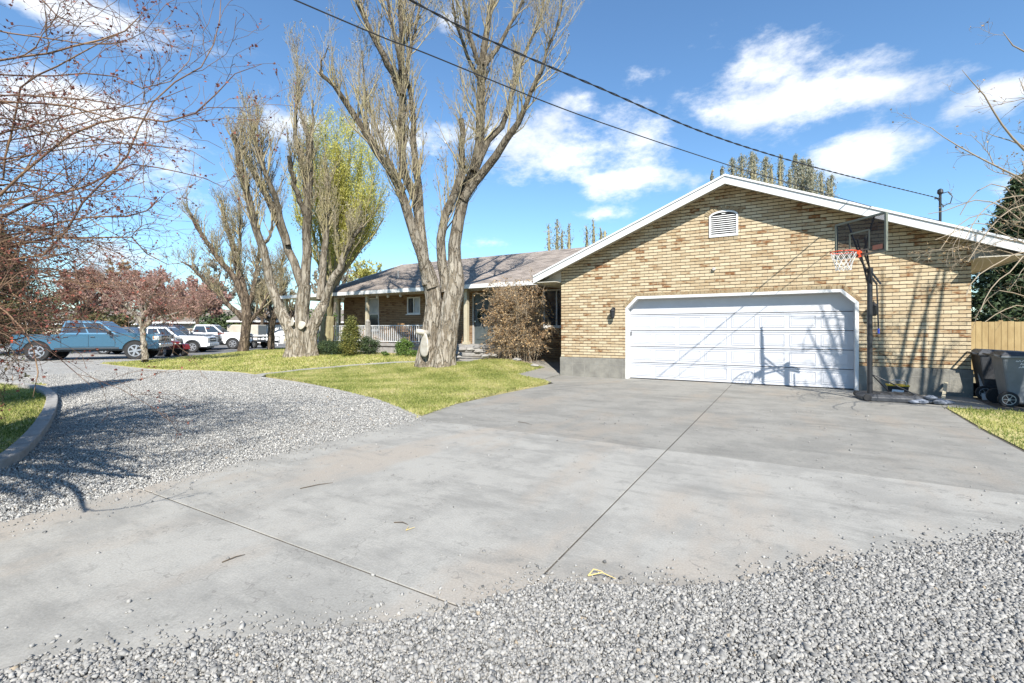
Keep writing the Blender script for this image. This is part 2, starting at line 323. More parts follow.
M['found'] = mat('foundation_block', (0.242, 0.230, 0.195), .9, (0.156, 0.148, 0.129), 3, bump=.4, bscale=30)
M['kerb'] = mat('kerb_concrete', (0.328, 0.312, 0.289), .9, (0.234, 0.222, 0.203), 5, bump=.4, bscale=30)

M['grit'] = mat('joint_grit', (.05, .042, .033), .95, (.10, .088, .07), 9)
def ground_mat(name, c1, c2, c3, scale=.6, fine=60, bump=.5, cell=None):
    m = bpy.data.materials.new(name); m.use_nodes = True
    t = m.node_tree; b = t.nodes['Principled BSDF']; L = t.links.new
    b.inputs['Roughness'].default_value = .95; b.inputs['Specular IOR Level'].default_value = .15
    tc = N(t, 'ShaderNodeTexCoord'); o = tc.outputs['Object']
    def noise(sc, det, ro=.65):
        n = N(t, 'ShaderNodeTexNoise'); n.inputs['Scale'].default_value = sc; n.inputs['Detail'].default_value = det; n.inputs['Roughness'].default_value = ro; L(o, n.inputs[0]); return n.outputs[0]
    def rg(x, a, b_, c=0, d=1):
        r = N(t, 'ShaderNodeMapRange'); L(x, r.inputs[0]); r.inputs[1].default_value = a; r.inputs[2].default_value = b_; r.inputs[3].default_value = c; r.inputs[4].default_value = d; return r.outputs[0]
    col = mixn(t, rg(noise(scale, 9), .38, .62), c1, c2)
    col = mixn(t, rg(noise(scale * 2.7, 9), .55, .72), col, c3)
    h = noise(fine, 5)
    if cell:
        vo = N(t, 'ShaderNodeTexVoronoi'); vo.inputs['Scale'].default_value = cell; L(o, vo.inputs[0])
        g = N(t, 'ShaderNodeSeparateColor'); L(vo.outputs['Color'], g.inputs[0])
        col = mixn(t, 1.0, col, rg(g.outputs[0], 0, 1, .55, 1.35), 'MULTIPLY')
        h = mathn(t, 'SUBTRACT', 1.0, vo.outputs['Distance'])
    else: col = mixn(t, 1.0, col, rg(h, .3, .7, .7, 1.25), 'MULTIPLY')
    L(col, b.inputs['Base Color'])
    bp = N(t, 'ShaderNodeBump'); bp.inputs['Strength'].default_value = bump; bp.inputs['Distance'].default_value = .02; L(h, bp.inputs['Height']); L(bp.outputs[0], b.inputs['Normal'])
    return m
M['gravel'] = ground_mat('gravel_bed', (.36, .348, .322), (.40, .388, .36), (.34, .285, .23), .5, cell=70, bump=.9)
M['lawn'] = ground_mat('spring_lawn', (.33, .31, .10), (.46, .40, .19), (.21, .23, .065), 1.2, fine=45)
M['soil'] = ground_mat('dry_ground', (0.192, 0.168, 0.104), (0.256, 0.216, 0.144), (0.128, 0.136, 0.056), .12, fine=20)
M['bed'] = ground_mat('bark_mulch', (0.288, 0.240, 0.168), (0.192, 0.144, 0.096), (0.320, 0.288, 0.224), 1.5, fine=30)

# ------------------------------------------------------------------ mesh helpers
def tag(o, label=None, cat=None, group=None, kind=None):
    if label: o['label'] = label
    if cat: o['category'] = cat
    if group: o['group'] = group
    if kind: o['kind'] = kind
    return o
def empty(name, loc=(0, 0, 0), rz=0):
    o = bpy.data.objects.new(name, None); COL.objects.link(o); o.location = loc; o.rotation_euler = (0, 0, rz); o.empty_display_size = .3
    return o
def link(name, me, m=None, parent=None, world=False):
    """link a mesh object; with world=True its vertices are in world space although the parent stands elsewhere"""
    o = bpy.data.objects.new(name, me); COL.objects.link(o)
    if m is not None:
        for x in (m if isinstance(m, (list, tuple)) else [m]): me.materials.append(x)
    if parent is not None:
        o.parent = parent
        if world:
            o.matrix_parent_inverse = Matrix.LocRotScale(parent.location, parent.rotation_euler, None).inverted()
    return o

class MB:
    def __init__(s): s.v = []; s.f = []; s.mi = []; s.cm = 0
    def add(s, vs, fs):
        b = len(s.v); s.v.extend([tuple(x) for x in vs]); s.f.extend([tuple(i + b for i in f) for f in fs]); s.mi.extend([s.cm] * len(fs)); return s
    def box(s, x0, x1, y0, y1, z0, z1, rot=None, org=None):
        vs = [(x, y, z) for z in (z0, z1) for (x, y) in ((x0, y0), (x1, y0), (x1, y1), (x0, y1))]
        if rot is not None:
            vs = [tuple(Vector(org or (0, 0, 0)) + rot @ (Vector(q) - Vector(org or (0, 0, 0)))) for q in vs]
        return s.add(vs, [(0, 3, 2, 1), (4, 5, 6, 7), (0, 1, 5, 4), (1, 2, 6, 5), (2, 3, 7, 6), (3, 0, 4, 7)])
    def bar(s, a, b, w, h=None, up=(0, 0, 1)):
        a = Vector(a); b = Vector(b); d = (b - a).normalized(); h = h or w
        if abs(d.dot(Vector(up))) > .98: up = (1, 0, 0)
        x = d.cross(Vector(up)).normalized() * w / 2; y = x.cross(d).normalized() * h / 2
        vs = [a - x - y, a + x - y, a + x + y, a - x + y, b - x - y, b + x - y, b + x + y, b - x + y]
        return s.add(vs, [(0, 3, 2, 1), (4, 5, 6, 7), (0, 1, 5, 4), (1, 2, 6, 5), (2, 3, 7, 6), (3, 0, 4, 7)])
    def tube(s, pts, rad, n=8, cap=True):
        pts = [Vector(p) for p in pts]; k = len(pts)
        if not hasattr(rad, '__len__'): rad = [rad] * k
        m = Vector((0, 0, 0))
        for i in range(k - 1): m += (pts[i + 1] - pts[i])
        m.normalize(); ax = min(range(3), key=lambda i: abs(m[i])); ref = Vector((0, 0, 0)); ref[ax] = 1
        vs = []
        for i, p in enumerate(pts):
            T = (pts[min(i + 1, k - 1)] - pts[max(i - 1, 0)]).normalized()
            x = T.cross(ref).normalized(); y = T.cross(x)
            for j in range(n): a = 2 * pi * j / n; vs.append(p + (x * cos(a) + y * sin(a)) * rad[i])
        fs = [(i * n + j, i * n + (j + 1) % n, (i + 1) * n + (j + 1) % n, (i + 1) * n + j) for i in range(k - 1) for j in range(n)]
        if cap: fs += [tuple(range(n - 1, -1, -1)), tuple((k - 1) * n + j for j in range(n))]
        return s.add(vs, fs)
    def prism(s, poly, axis, d0, d1):
        """extrude a 2-D polygon; axis Y: poly is (x,z); axis X: (y,z); axis Z: (x,y)"""
        def put(p, d): return {'Y': (p[0], d, p[1]), 'X': (d, p[0], p[1]), 'Z': (p[0], p[1], d)}[axis]
        n = len(poly); vs = [put(p, d0) for p in poly] + [put(p, d1) for p in poly]
        return s.add(vs, [tuple(range(n)), tuple(range(2 * n - 1, n - 1, -1))] + [(i, i + n, (i + 1) % n + n, (i + 1) % n) for i in range(n)])
    def lathe(s, c, prof, n=16, axis='Z', cap=True):
        vs = []
        for (r, h) in prof:
            for j in range(n):
                a = 2 * pi * j / n; x, y = r * cos(a), r * sin(a)
                vs.append({'Z': (c[0] + x, c[1] + y, c[2] + h), 'Y': (c[0] + x, c[1] + h, c[2] + y), 'X': (c[0] + h, c[1] + x, c[2] + y)}[axis])
        k = len(prof); fs = [(i * n + j, i * n + (j + 1) % n, (i + 1) * n + (j + 1) % n, (i + 1) * n + j) for i in range(k - 1) for j in range(n)]
        if cap: fs += [tuple(range(n - 1, -1, -1)), tuple((k - 1) * n + j for j in range(n))]
        return s.add(vs, fs)
    def build(s, name, m=None, parent=None, bevel=0, smooth=False, world=False, seg=2):
        me = bpy.data.meshes.new(name); me.from_pydata(s.v, [], s.f); me.update()
        import bmesh
        bm = bmesh.new(); bm.from_mesh(me); bmesh.ops.recalc_face_normals(bm, faces=bm.faces); bm.to_mesh(me); bm.free()
        if any(s.mi): me.polygons.foreach_set('material_index', s.mi)
        if smooth: me.polygons.foreach_set('use_smooth', [True] * len(me.polygons))
        o = link(name, me, m, parent, world)
        if bevel:
            bv = o.modifiers.new('bevel', 'BEVEL'); bv.width = bevel; bv.segments = seg; bv.limit_method = 'ANGLE'; bv.angle_limit = R(35)
        return o

class NM:
    """fast numpy mesh collector (tubes, quads, triangles) with a per-vertex tint"""
    def __init__(s): s.v = []; s.q = []; s.t = []; s.n = 0; s.tint = []; s.mq = []; s.mt = []
    def add(s, v, quads=None, tris=None, tint=None, mi=0):
        v = np.asarray(v, dtype=np.float32).reshape(-1, 3); s.v.append(v)
        s.tint.append(np.full(len(v), .5, np.float32) if tint is None else np.asarray(tint, np.float32))
        if quads is not None: q = np.asarray(quads).reshape(-1, 4) + s.n; s.q.append(q); s.mq.append(np.full(len(q), mi))
        if tris is not None: q = np.asarray(tris).reshape(-1, 3) + s.n; s.t.append(q); s.mt.append(np.full(len(q), mi))
        s.n += len(v)
    def tubes(s, Pt, Rd, sides=4, mi=0, tint=None):
        Pt = np.asarray(Pt, float); Rd = np.asarray(Rd, float); B, n, _ = Pt.shape
        if B == 0: return
        T = np.gradient(Pt, axis=1); T /= np.linalg.norm(T, axis=2, keepdims=True) + 1e-9
        mT = np.abs(Pt[:, -1] - Pt[:, 0]); ax = np.argmin(mT, axis=1); ref = np.zeros((B, 3)); ref[np.arange(B), ax] = 1
        X = np.cross(T, ref[:, None, :]); X /= np.linalg.norm(X, axis=2, keepdims=True) + 1e-9; Y = np.cross(T, X)
        a = 2 * pi * np.arange(sides) / sides
        V = Pt[:, :, None, :] + Rd[:, :, None, None] * (X[:, :, None, :] * np.cos(a)[None, None, :, None] + Y[:, :, None, :] * np.sin(a)[None, None, :, None])
        i, j = np.meshgrid(np.arange(n - 1), np.arange(sides), indexing='ij'); j2 = (j + 1) % sides
        q = np.stack([i * sides + j, i * sides + j2, (i + 1) * sides + j2, (i + 1) * sides + j], -1).reshape(-1, 4)
        Q = (q[None] + (np.arange(B) * n * sides)[:, None, None]).reshape(-1, 4)
        s.add(V.reshape(-1, 3), quads=Q, mi=mi, tint=None if tint is None else np.repeat(tint, n * sides))
    def cards(s, C, size, mi=0, tint=None, aspect=1.6, align=None):
        """small folded leaf pieces at points C"""
        C = np.asarray(C, float); n = len(C)
        if n == 0: return
        A = rng.normal(size=(n, 3))
        if align is not None: A = A * .5 + align
        A /= np.linalg.norm(A, axis=1, keepdims=True) + 1e-9
        B = np.cross(A, rng.normal(size=(n, 3))); B /= np.linalg.norm(B, axis=1, keepdims=True) + 1e-9
        size = np.broadcast_to(size, (n,))[:, None]; a = A * size * aspect; b = B * size
        V = np.stack([C - a * .5, C + b * .5, C + a * .5, C - b * .5], 1).reshape(-1, 3)
        Q = np.arange(n * 4).reshape(n, 4)
        tt = rng.random(n) if tint is None else tint
        s.add(V, quads=Q, mi=mi, tint=np.repeat(tt, 4))
    def build(s, name, m, parent=None, world=False, smooth=False):
        v = np.concatenate(s.v); me = bpy.data.meshes.new(name)
        q = np.concatenate(s.q) if s.q else np.zeros((0, 4), int); t = np.concatenate(s.t) if s.t else np.zeros((0, 3), int)
        mi = np.concatenate(s.mq + s.mt) if (s.mq or s.mt) else np.zeros(0)
        me.vertices.add(len(v)); me.vertices.foreach_set('co', v.astype(np.float32).ravel())
        nl = q.size + t.size; me.loops.add(nl); me.loops.foreach_set('vertex_index', np.concatenate([q.ravel(), t.ravel()]).astype(np.int32))
        me.polygons.add(len(q) + len(t))
        me.polygons.foreach_set('loop_start', np.concatenate([np.arange(len(q)) * 4, q.size + np.arange(len(t)) * 3]).astype(np.int32))
        me.polygons.foreach_set('material_index', mi.astype(np.int32))
        if smooth: me.polygons.foreach_set('use_smooth', np.ones(len(q) + len(t), bool))
        me.update(calc_edges=True); me.validate()
        a = me.attributes.new('tint', 'FLOAT', 'POINT'); a.data.foreach_set('value', np.concatenate(s.tint).astype(np.float32))
        return link(name, me, m, parent, world)

def inside(poly, X, Y):
    X = np.asarray(X); Y = np.asarray(Y); r = np.zeros(X.shape, bool); n = len(poly)
    for i in range(n):
        x0, y0 = poly[i]; x1, y1 = poly[(i + 1) % n]
        if y0 == y1: continue
        c = ((y0 > Y) != (y1 > Y)) & (X < (x1 - x0) * (Y - y0) / (y1 - y0) + x0); r ^= c
    return r
def resample(poly, step):
    out = []
    n = len(poly)
    for i in range(n):
        a = Vector(poly[i]); b = Vector(poly[(i + 1) % n]); k = max(1, int((b - a).length / step))
        for j in range(k): out.append(tuple(a + (b - a) * j / k))
    return out
def smooth_line(pts, k=6):
    """Catmull-Rom through 2-D or 3-D points"""
    pts = [Vector(p) for p in pts]; out = []
    for i in range(len(pts) - 1):
        p0 = pts[max(i - 1, 0)]; p1 = pts[i]; p2 = pts[i + 1]; p3 = pts[min(i + 2, len(pts) - 1)]
        for j in range(k):
            t = j / k; out.append(0.5 * ((2 * p1) + (p2 - p0) * t + (2 * p0 - 5 * p1 + 4 * p2 - p3) * t * t + (3 * p1 - p0 - 3 * p2 + p3) * t ** 3))
    out.append(pts[-1]); return out
def sheet(name, poly, m, z=0.0, hf=None, step=.6, skirt=.0, wob=0, edge_jit=0):
    """flat (or terrain-following) polygon sheet with a skirt down its edge"""
    pl = resample(poly, step)
    if edge_jit: pl = [(x + random.uniform(-1, 1) * edge_jit, y + random.uniform(-1, 1) * edge_jit) for x, y in pl]
    xs = [p[0] for p in pl]; ys = [p[1] for p in pl]
    gx, gy = np.meshgrid(np.arange(min(xs), max(xs), step), np.arange(min(ys), max(ys), step))
    gx = gx.ravel() + .01; gy = gy.ravel() + .013; k = inside(pl, gx, gy)
    pts = [Vector(p) for p in pl] + [Vector((a, b)) for a, b in zip(gx[k], gy[k])]
    n = len(pl)
    V, E, Fc, *_ = delaunay_2d_cdt(pts, [(i, (i + 1) % n) for i in range(n)], [], 0, 1e-5)
    vz = [z + (float(hf(a.x, a.y)) if hf else 0) + (random.uniform(-1, 1) * wob) for a in V]
    cen = np.array([[sum(V[i].x for i in f) / 3, sum(V[i].y for i in f) / 3] for f in Fc]); keep = inside(pl, cen[:, 0], cen[:, 1])
    mb = MB(); mb.v = [(a.x, a.y, b) for a, b in zip(V, vz)]; mb.f = [tuple(f) for f, kk in zip(Fc, keep) if kk]; mb.mi = [0] * len(mb.f)
    if skirt:
        base = len(mb.v); top = [(pl[i][0], pl[i][1], z + (float(hf(*pl[i])) if hf else 0)) for i in range(n)]
        mb.add(top + [(a, b, c - skirt) for a, b, c in top], [(i, (i + 1) % n, (i + 1) % n + n, i + n) for i in range(n)])
    me = bpy.data.meshes.new(name); me.from_pydata(mb.v, [], mb.f); me.update()
    return link(name, me, m)
def copy_tree(o, parent=None):
    c = o.copy(); COL.objects.link(c)
    if parent is not None: c.parent = parent
    for ch in list(o.children): copy_tree(ch, c)
    return c

# ------------------------------------------------------------------ ground, gravel, driveway, lawns
g = MB(); g.add([(-900, -900, -.09), (900, -900, -.09), (900, 900, -.09), (-900, 900, -.09)], [(0, 1, 2, 3)])
tag(g.build('ground', M['soil']), kind='structure')

# parking strip and street far on the left
tag(sheet('street', [(-75, 6), (-26, 6), (-22.5, 12.5), (-25, 18), (-27, 40), (-75, 60)], M['asphalt'], -.05, step=6), kind='structure')
gravel_poly = [(-5.12, 5.86), (-5.12, -4), (-60, -4), (-60, 12.0), (-24.5, 12.4)] + [G(95, 364), G(150, 369.5), G(190, 370.5), G(232, 372.5), G(262, 377), G(300, 383), G(340, 391), G(380, 401), G(414, 416)]
tag(sheet('gravel_drive', gravel_poly, M['gravel'], -.022, step=1.5, wob=.006), kind='structure')

# concrete slabs with real joints between them
drive = MB()
def slab(poly, m_i, z=0.0):
    drive.cm = m_i; drive.prism(poly, 'Z', z - .12, z)
J = .0065
slab([(-5.15, -3), (-1.24 - J, -3), (-1.24 - J, 1.98 - J), (-5.15, 1.98 - J)], 0)
slab([(-5.15, 1.98 + J), (-1.24 - J, 1.98 + J), (-1.24 - J, 5.84 - J), (-5.15, 5.84 - J)], 0)
slab([(-1.24 + J, -3), (9, -3), (9, 5.84 - J), (-1.24 + J, 5.84 - J)], 0)
slab([(-5.6, 5.84 + J), (-1.24 - J, 5.84 + J), (-1.24 - J, 13.84), (-6.2, 13.84), (-7.0, 13.4), (-6.9, 12.6), (-5.95, 12.2), (-5.5, 11.7), (-5.62, 9)], 1, -.004)
slab([(-1.24 + J, 5.84 + J), (2.45, 5.84 + J), (2.48, 9.45 - .006), (-1.24 + J, 9.45 - .006)], 1, -.004)
slab([(-1.24 + J, 9.45 + .006), (2.48, 9.45 + .006), (2.6, 11.75), (3.4, 11.95), (3.5, 13.84), (-1.24 + J, 13.84)], 1, -.004)
slab([(2.61, 11.77), (12, 11.77), (12, 13.8), (3.515, 13.8), (3.415, 11.94)], 1, -.01)
slab([(-4.2, 13.845), (1.6, 13.845), (1.6, 14.2), (-4.2, 14.2)], 1, -.002)
tag(drive.build('driveway', [M['conc_new'], M['conc_old']], bevel=.003, seg=1), kind='structure')
fill = MB(); fill.box(-5.14, 8.9, -2.9, 13.83, -.08, -.0055); tag(fill.build('joint_filler', M['grit']), kind='structure')

# near gravel lying over the slab edge
near_edge = [(0, 676), (60, 662), (130, 656), (190, 650), (235, 643), (290, 639), (345, 632), (400, 625), (445, 616), (480, 607), (505, 600), (530, 590), (560, 586),
             (600, 588), (640, 590), (690, 590), (735, 588), (770, 578), (800, 572), (840, 566), (880, 558), (920, 551), (960, 545), (1000, 539), (1060, 528)]
ne = [G(u, v) for u, v in near_edge]
verge_poly = ne + [(3.4, 5.6), (9, 5.6), (9, -3), (-5.1, -3), (-5.1, .1), (-3.6, .35)]
tag(sheet('gravel_verge', verge_poly, M['gravel'], .006, step=.25, wob=.002, edge_jit=.015), kind='structure')

# lawns
lawn_main = [G(421, 416.5), G(380, 400), G(340, 390), G(300, 381.5), G(266, 375.5), G(300, 371.5), G(350, 367), G(395, 364), G(430, 363), G(470, 362.5), (-9.6, 14.6), (-7.2, 14.5), (-7.15, 12.5), (-6.1, 12.15), (-5.65, 11.65), (-5.76, 9), (-5.62, 7.4), (-5.3, 5.9)]
lawn_back = [G(100, 363.5), G(150, 368.8), G(190, 369.8), G(232, 371.5), G(262, 374), G(300, 369.5), G(350, 365.2), G(395, 362.2), G(430, 361.5), (-12.7, 15.4), (-24, 16), (-29, 24), (-27, 34), (-42, 40), (-34, 20.5), (-30.5, 16.5), (-26.5, 12.0)]
lawn_right = [(2.62, 11.72), (2.52, 9.4), (2.49, 5.9), (9.5, 5.9), (12, 11.72)]
isl_px = [(-60, 478), (0, 462), (20, 448), (36, 428), (46, 409), (46, 399), (32, 391), (0, 387), (-90, 386)]
isl_in = [G(u, v) for u, v in isl_px] + [(-17, 4.5), (-17, -1), (-6.5, -1)]
tag(sheet('front_lawn', lawn_main, M['lawn'], .012, H, step=.5, skirt=.1), kind='structure')
tag(sheet('back_lawn', lawn_back, M['lawn'], .010, H, step=.8, skirt=.1), kind='structure')
tag(sheet('side_lawn', lawn_right, M['lawn'], .006, None, step=.8, skirt=.1), kind='structure')
tag(sheet('island_lawn', isl_in, M['lawn'], .03, None, step=.8, skirt=.1), kind='structure')
# walk between the lawns and the planting bed at the house
walk = [G(254, 375.6), G(262, 374.2), G(300, 369.8), G(350, 365.5), G(395, 362.4), G(430, 361.7), (-12.7, 15.2), (-10, 15.2), (-9.8, 14.5)] + [G(470, 362.3), G(430, 363), G(395, 363.8), G(350, 366.8), G(300, 371.3), G(266, 375.3), G(262, 377.2)]
tag(sheet('front_walk', walk, M['conc_new'], .03, H, step=.5, skirt=.1), kind='structure')
tag(sheet('side_path', [(-7.1, 12.45), (-6.15, 12.15), (-6.3, 13.9), (-6.3, 17), (-8.2, 17), (-7.9, 14.4)], M['conc_old'], .02, H, step=.5, skirt=.12), kind='structure')
tag(sheet('planting_bed', [(-24, 14.9), (-14, 14.3), (-13.2, 15.3), (-9.8, 14.9), (-9.5, 14.3), (-7.7, 14.2), (-7.5, 17.0), (-24, 17.0)], M['bed'], .024, H, step=.5, skirt=.1, wob=.01), kind='structure')

def kerb(name, line, w, z0, z1, label, cat, m=M['kerb'], hf=None, kind=None, group=None):
    line = [Vector((p[0], p[1])) for p in smooth_line(line, 8)]; mb = MB(); V = []
    n = len(line)
    for i, p in enumerate(line):
        d = (line[min(i + 1, n - 1)] - line[max(i - 1, 0)]).normalized(); nn = Vector((-d.y, d.x)) * w / 2; h = float(hf(p.x, p.y)) if hf else 0
        a, b = p - nn, p + nn
        V += [(a.x, a.y, z0 + h), (a.x, a.y, z1 + h), (b.x, b.y, z1 + h), (b.x, b.y, z0 + h)]
    F = [(i * 4 + j, i * 4 + (j + 1) % 4, i * 4 + 4 + (j + 1) % 4, i * 4 + 4 + j) for i in range(n - 1) for j in range(4)] + [(0, 1, 2, 3), (n * 4 - 1, n * 4 - 2, n * 4 - 3, n * 4 - 4)]
    mb.add(V, F); o = mb.build(name, m, bevel=.015)
    return tag(o, label, cat, group, kind)
kerb('kerb', [G(u, v) for u, v in [(-60, 483), (0, 466), (22, 451), (41, 429), (51, 409), (50, 397), (34, 389), (0, 385), (-90, 384)]], .17, -.05, .10, None, None, kind='structure')
kerb('lawn_edging', [G(u, v) for u, v in [(262, 377.5), (300, 383), (340, 391), (380, 401.2), (419, 417)]], .10, -.05, .016, None, None, hf=H, kind='structure')
kerb('lawn_edging', [G(u, v) for u, v in [(100, 364), (150, 369.5), (190, 370.5), (232, 372.3), (262, 376.2)]], .10, -.05, .016, None, None, hf=H, kind='structure')

# ---- loose stones
CUBE = np.array([(-1, -1, -1), (1, -1, -1), (1, 1, -1), (-1, 1, -1), (-1, -1, 1), (1, -1, 1), (1, 1, 1), (-1, 1, 1)], float) * .5
CQ = np.array([(0, 3, 2, 1), (4, 5, 6, 7), (0, 1, 5, 4), (1, 2, 6, 5), (2, 3, 7, 6), (3, 0, 4, 7)])
OCT = np.array([(1, 0, 0), (-1, 0, 0), (0, 1, 0), (0, -1, 0), (0, 0, 1), (0, 0, -1)], float) * .6
OT = np.array([(0, 2, 4), (2, 1, 4), (1, 3, 4), (3, 0, 4), (2, 0, 5), (1, 2, 5), (3, 1, 5), (0, 3, 5)])
def rotmats(n):
    q = rng.normal(size=(n, 4)); q /= np.linalg.norm(q, axis=1, keepdims=True); w, x, y, z = q.T
    return np.stack([1 - 2 * (y * y + z * z), 2 * (x * y - z * w), 2 * (x * z + y * w), 2 * (x * y + z * w), 1 - 2 * (x * x + z * z), 2 * (y * z - x * w), 2 * (x * z - y * w), 2 * (y * z + x * w), 1 - 2 * (x * x + y * y)], 1).reshape(n, 3, 3)
def stones(nm, xy, z, size, kind='oct'):
    n = len(xy)
    if n == 0: return
    base, F = (CUBE, CQ) if kind == 'cube' else (OCT, OT)
    k = len(base); V = np.repeat(base[None], n, 0) * (1 + rng.uniform(-.38, .3, (n, k, 1))) * rng.uniform(.6, 1.25, (n, 1, 3)) * np.asarray(size)[:, None, None]
    V[:, :, 2] *= .75
    V = np.einsum('nij,nkj->nki', rotmats(n), V)
    V[:, :, 0] += xy[:, 0:1]; V[:, :, 1] += xy[:, 1:2]; V[:, :, 2] += np.broadcast_to(z, (n,))[:, None]
    t = np.clip(rng.normal(.47, .23, n), 0, 1); t[(t >= .999) & (rng.random(n) < .5)] = .9; FF = (F[None] + (np.arange(n) * k)[:, None, None]).reshape(-1, F.shape[1])
    nm.add(V.reshape(-1, 3), quads=FF if kind == 'cube' else None, tris=FF if kind != 'cube' else None, tint=np.repeat(t, k))
def depth(x, y): return -ST * x + CT * y
def scatter(poly, dens, x0, x1, y0, y1):
    n = int((x1 - x0) * (y1 - y0) * dens); X = rng.uniform(x0, x1, n); Y = rng.uniform(y0, y1, n)
    t = depth(X, Y); r = CT * X + ST * Y
    k = inside(poly, X, Y) & (t > 1.5) & (np.abs(r) < 1.16 * t + .5); return np.stack([X[k], Y[k]], 1)
nm = NM()
xy = scatter(verge_poly, 17000, -4.5, 6, .2, 5.6); t = depth(xy[:, 0], xy[:, 1]); xy = xy[(rng.random(len(xy)) < np.clip(2.6 / t, .25, 1) ** 1.3) & (t < 5)]
sz = np.exp(rng.normal(np.log(.0112), .36, len(xy))).clip(.0045, .024)
stones(nm, xy, .008 + rng.uniform(0, .016, len(xy)), sz, 'cube')
tag(nm.build('loose_gravel', M['stone']), 'loose grey crushed stone piled over the near edge of the concrete driveway', 'gravel', kind='stuff')
# stray stones on the concrete, thinning out away from the gravel edge
nm = NM(); ne_a = np.array(ne)
k = rng.integers(0, len(ne) - 1, 1500); f = rng.random((1500, 1)); p = ne_a[k] * (1 - f) + ne_a[k + 1] * f
d = rng.exponential(.085, 1500); ang = rng.normal(2.0, .5, 1500); p = p + np.stack([np.cos(ang) * d * .7, np.sin(ang) * d], 1)
k2 = ~inside(verge_poly, p[:, 0], p[:, 1]); p = p[k2]
stones(nm, p, .004, np.exp(rng.normal(np.log(.012), .3, len(p))), 'cube')
p = np.stack([rng.uniform(-5, 2.4, 420), rng.uniform(.6, 10, 420)], 1); stones(nm, p, .003, np.exp(rng.normal(np.log(.010), .4, 420)).clip(.005, .022), 'cube')
p = np.stack([-5.12 + rng.exponential(.16, 900) - .03, rng.uniform(.4, 5.9, 900)], 1); stones(nm, p, .003, np.exp(rng.normal(np.log(.010), .3, 900)), 'cube')
tag(nm.build('stray_gravel', M['stone']), 'stray grey pebbles strewn across the pale concrete driveway', 'gravel', kind='stuff')
nm = NM()
xy = scatter(gravel_poly, 4600, -21, -5.05, -1, 12); t = depth(xy[:, 0], xy[:, 1])
xy = xy[(rng.random(len(xy)) < np.clip(4.4 / t, 0, 1) ** 1.45) & (t < 19) & ~inside(isl_in, xy[:, 0], xy[:, 1])]; t = depth(xy[:, 0], xy[:, 1])
stones(nm, xy, -.012 + rng.uniform(0, .014, len(xy)), np.exp(rng.normal(np.log(.0138), .36, len(xy))).clip(.006, .036) * np.clip(t / 7, 1, 1.3))
M['stone_pale'] = mat('pale_crushed_stone', (1, 1, 1), .85, tint=[(0, (.11, .11, .105)), (.25, (.26, .255, .24)), (.6, (.40, .388, .36)), (.985, (.50, .485, .45)), (1, (.36, .29, .21))])
tag(nm.build('loose_gravel', M['stone_pale']), 'loose grey crushed stone covering the wide curved drive on the left', 'gravel', kind='stuff')

# ---- grass blades
def grass(poly, n, name, label, hf=None, h=(.03, .065), z=.012, tsh=0., wid=.006):
    xs = [p[0] for p in poly]; ys = [p[1] for p in poly]
    X = rng.uniform(min(xs), max(xs), n * 3); Y = rng.uniform(min(ys), max(ys), n * 3); k = inside(poly, X, Y); X = X[k][:n]; Y = Y[k][:n]; n = len(X); X = X + rng.normal(0, .035, n); Y = Y + rng.normal(0, .035, n)
    Z = (H(X, Y) if hf else 0) + z; a = rng.uniform(0, 2 * pi, n); hh = rng.uniform(h[0], h[1], n); l = rng.normal(0, .6, (n, 2)) * hh[:, None]
    w = wid * rng.uniform(.7, 1.4, n)
    p0 = np.stack([X - np.cos(a) * w, Y - np.sin(a) * w, Z + 0 * X], 1); p1 = np.stack([X + np.cos(a) * w, Y + np.sin(a) * w, Z + 0 * X], 1); p2 = np.stack([X + l[:, 0], Y + l[:, 1], Z + hh], 1)
    # patchy colour: dry and green areas
    pat = np.sin(X * 1.9 + 1.3 * np.sin(Y * 1.1)) * np.sin(Y * 2.3 + 1.1 * np.sin(X * .9)) * .20 + np.sin(X * 5.1 + 2 * np.sin(Y * 3.3)) * np.sin(Y * 4.7 + X) * .12
    t = np.clip(rng.normal(.52 + tsh, .2, n) + pat, 0, 1)
    q = NM(); q.add(np.stack([p0, p1, p2], 1).reshape(-1, 3), tris=np.arange(n * 3).reshape(n, 3), tint=np.repeat(t, 3))
    tag(q.build(name, M['grass']), label, 'grass', kind='stuff')
grass(lawn_main, 190000, 'grass', 'short yellow-green grass around the twin-trunk tree beside the driveway', True, wid=.008)
grass(lawn_back, 110000, 'grass', 'yellow-green grass strip beyond the front walk, in front of the parked cars', True, h=(.04, .08), wid=.016)
grass([p for p in lawn_right], 30000, 'grass', 'green grass patch beside the wheelie bin on the right', False, h=(.03, .07), tsh=-.25, z=.006, wid=.006)
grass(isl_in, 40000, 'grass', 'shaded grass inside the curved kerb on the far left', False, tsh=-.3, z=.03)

# ------------------------------------------------------------------ the house
HOUSE = tag(empty('brick_house', (-1.37, 13.85, 0)), 'long single-storey tan brick house with an attached gabled double garage', 'house')
def hp(mb, name, m, bevel=0, parent=None, label=None, **kw):
    o = mb.build(name, m, parent or HOUSE, bevel=bevel, world=(parent is None), **kw)
    if label: o['label'] = label
    return o
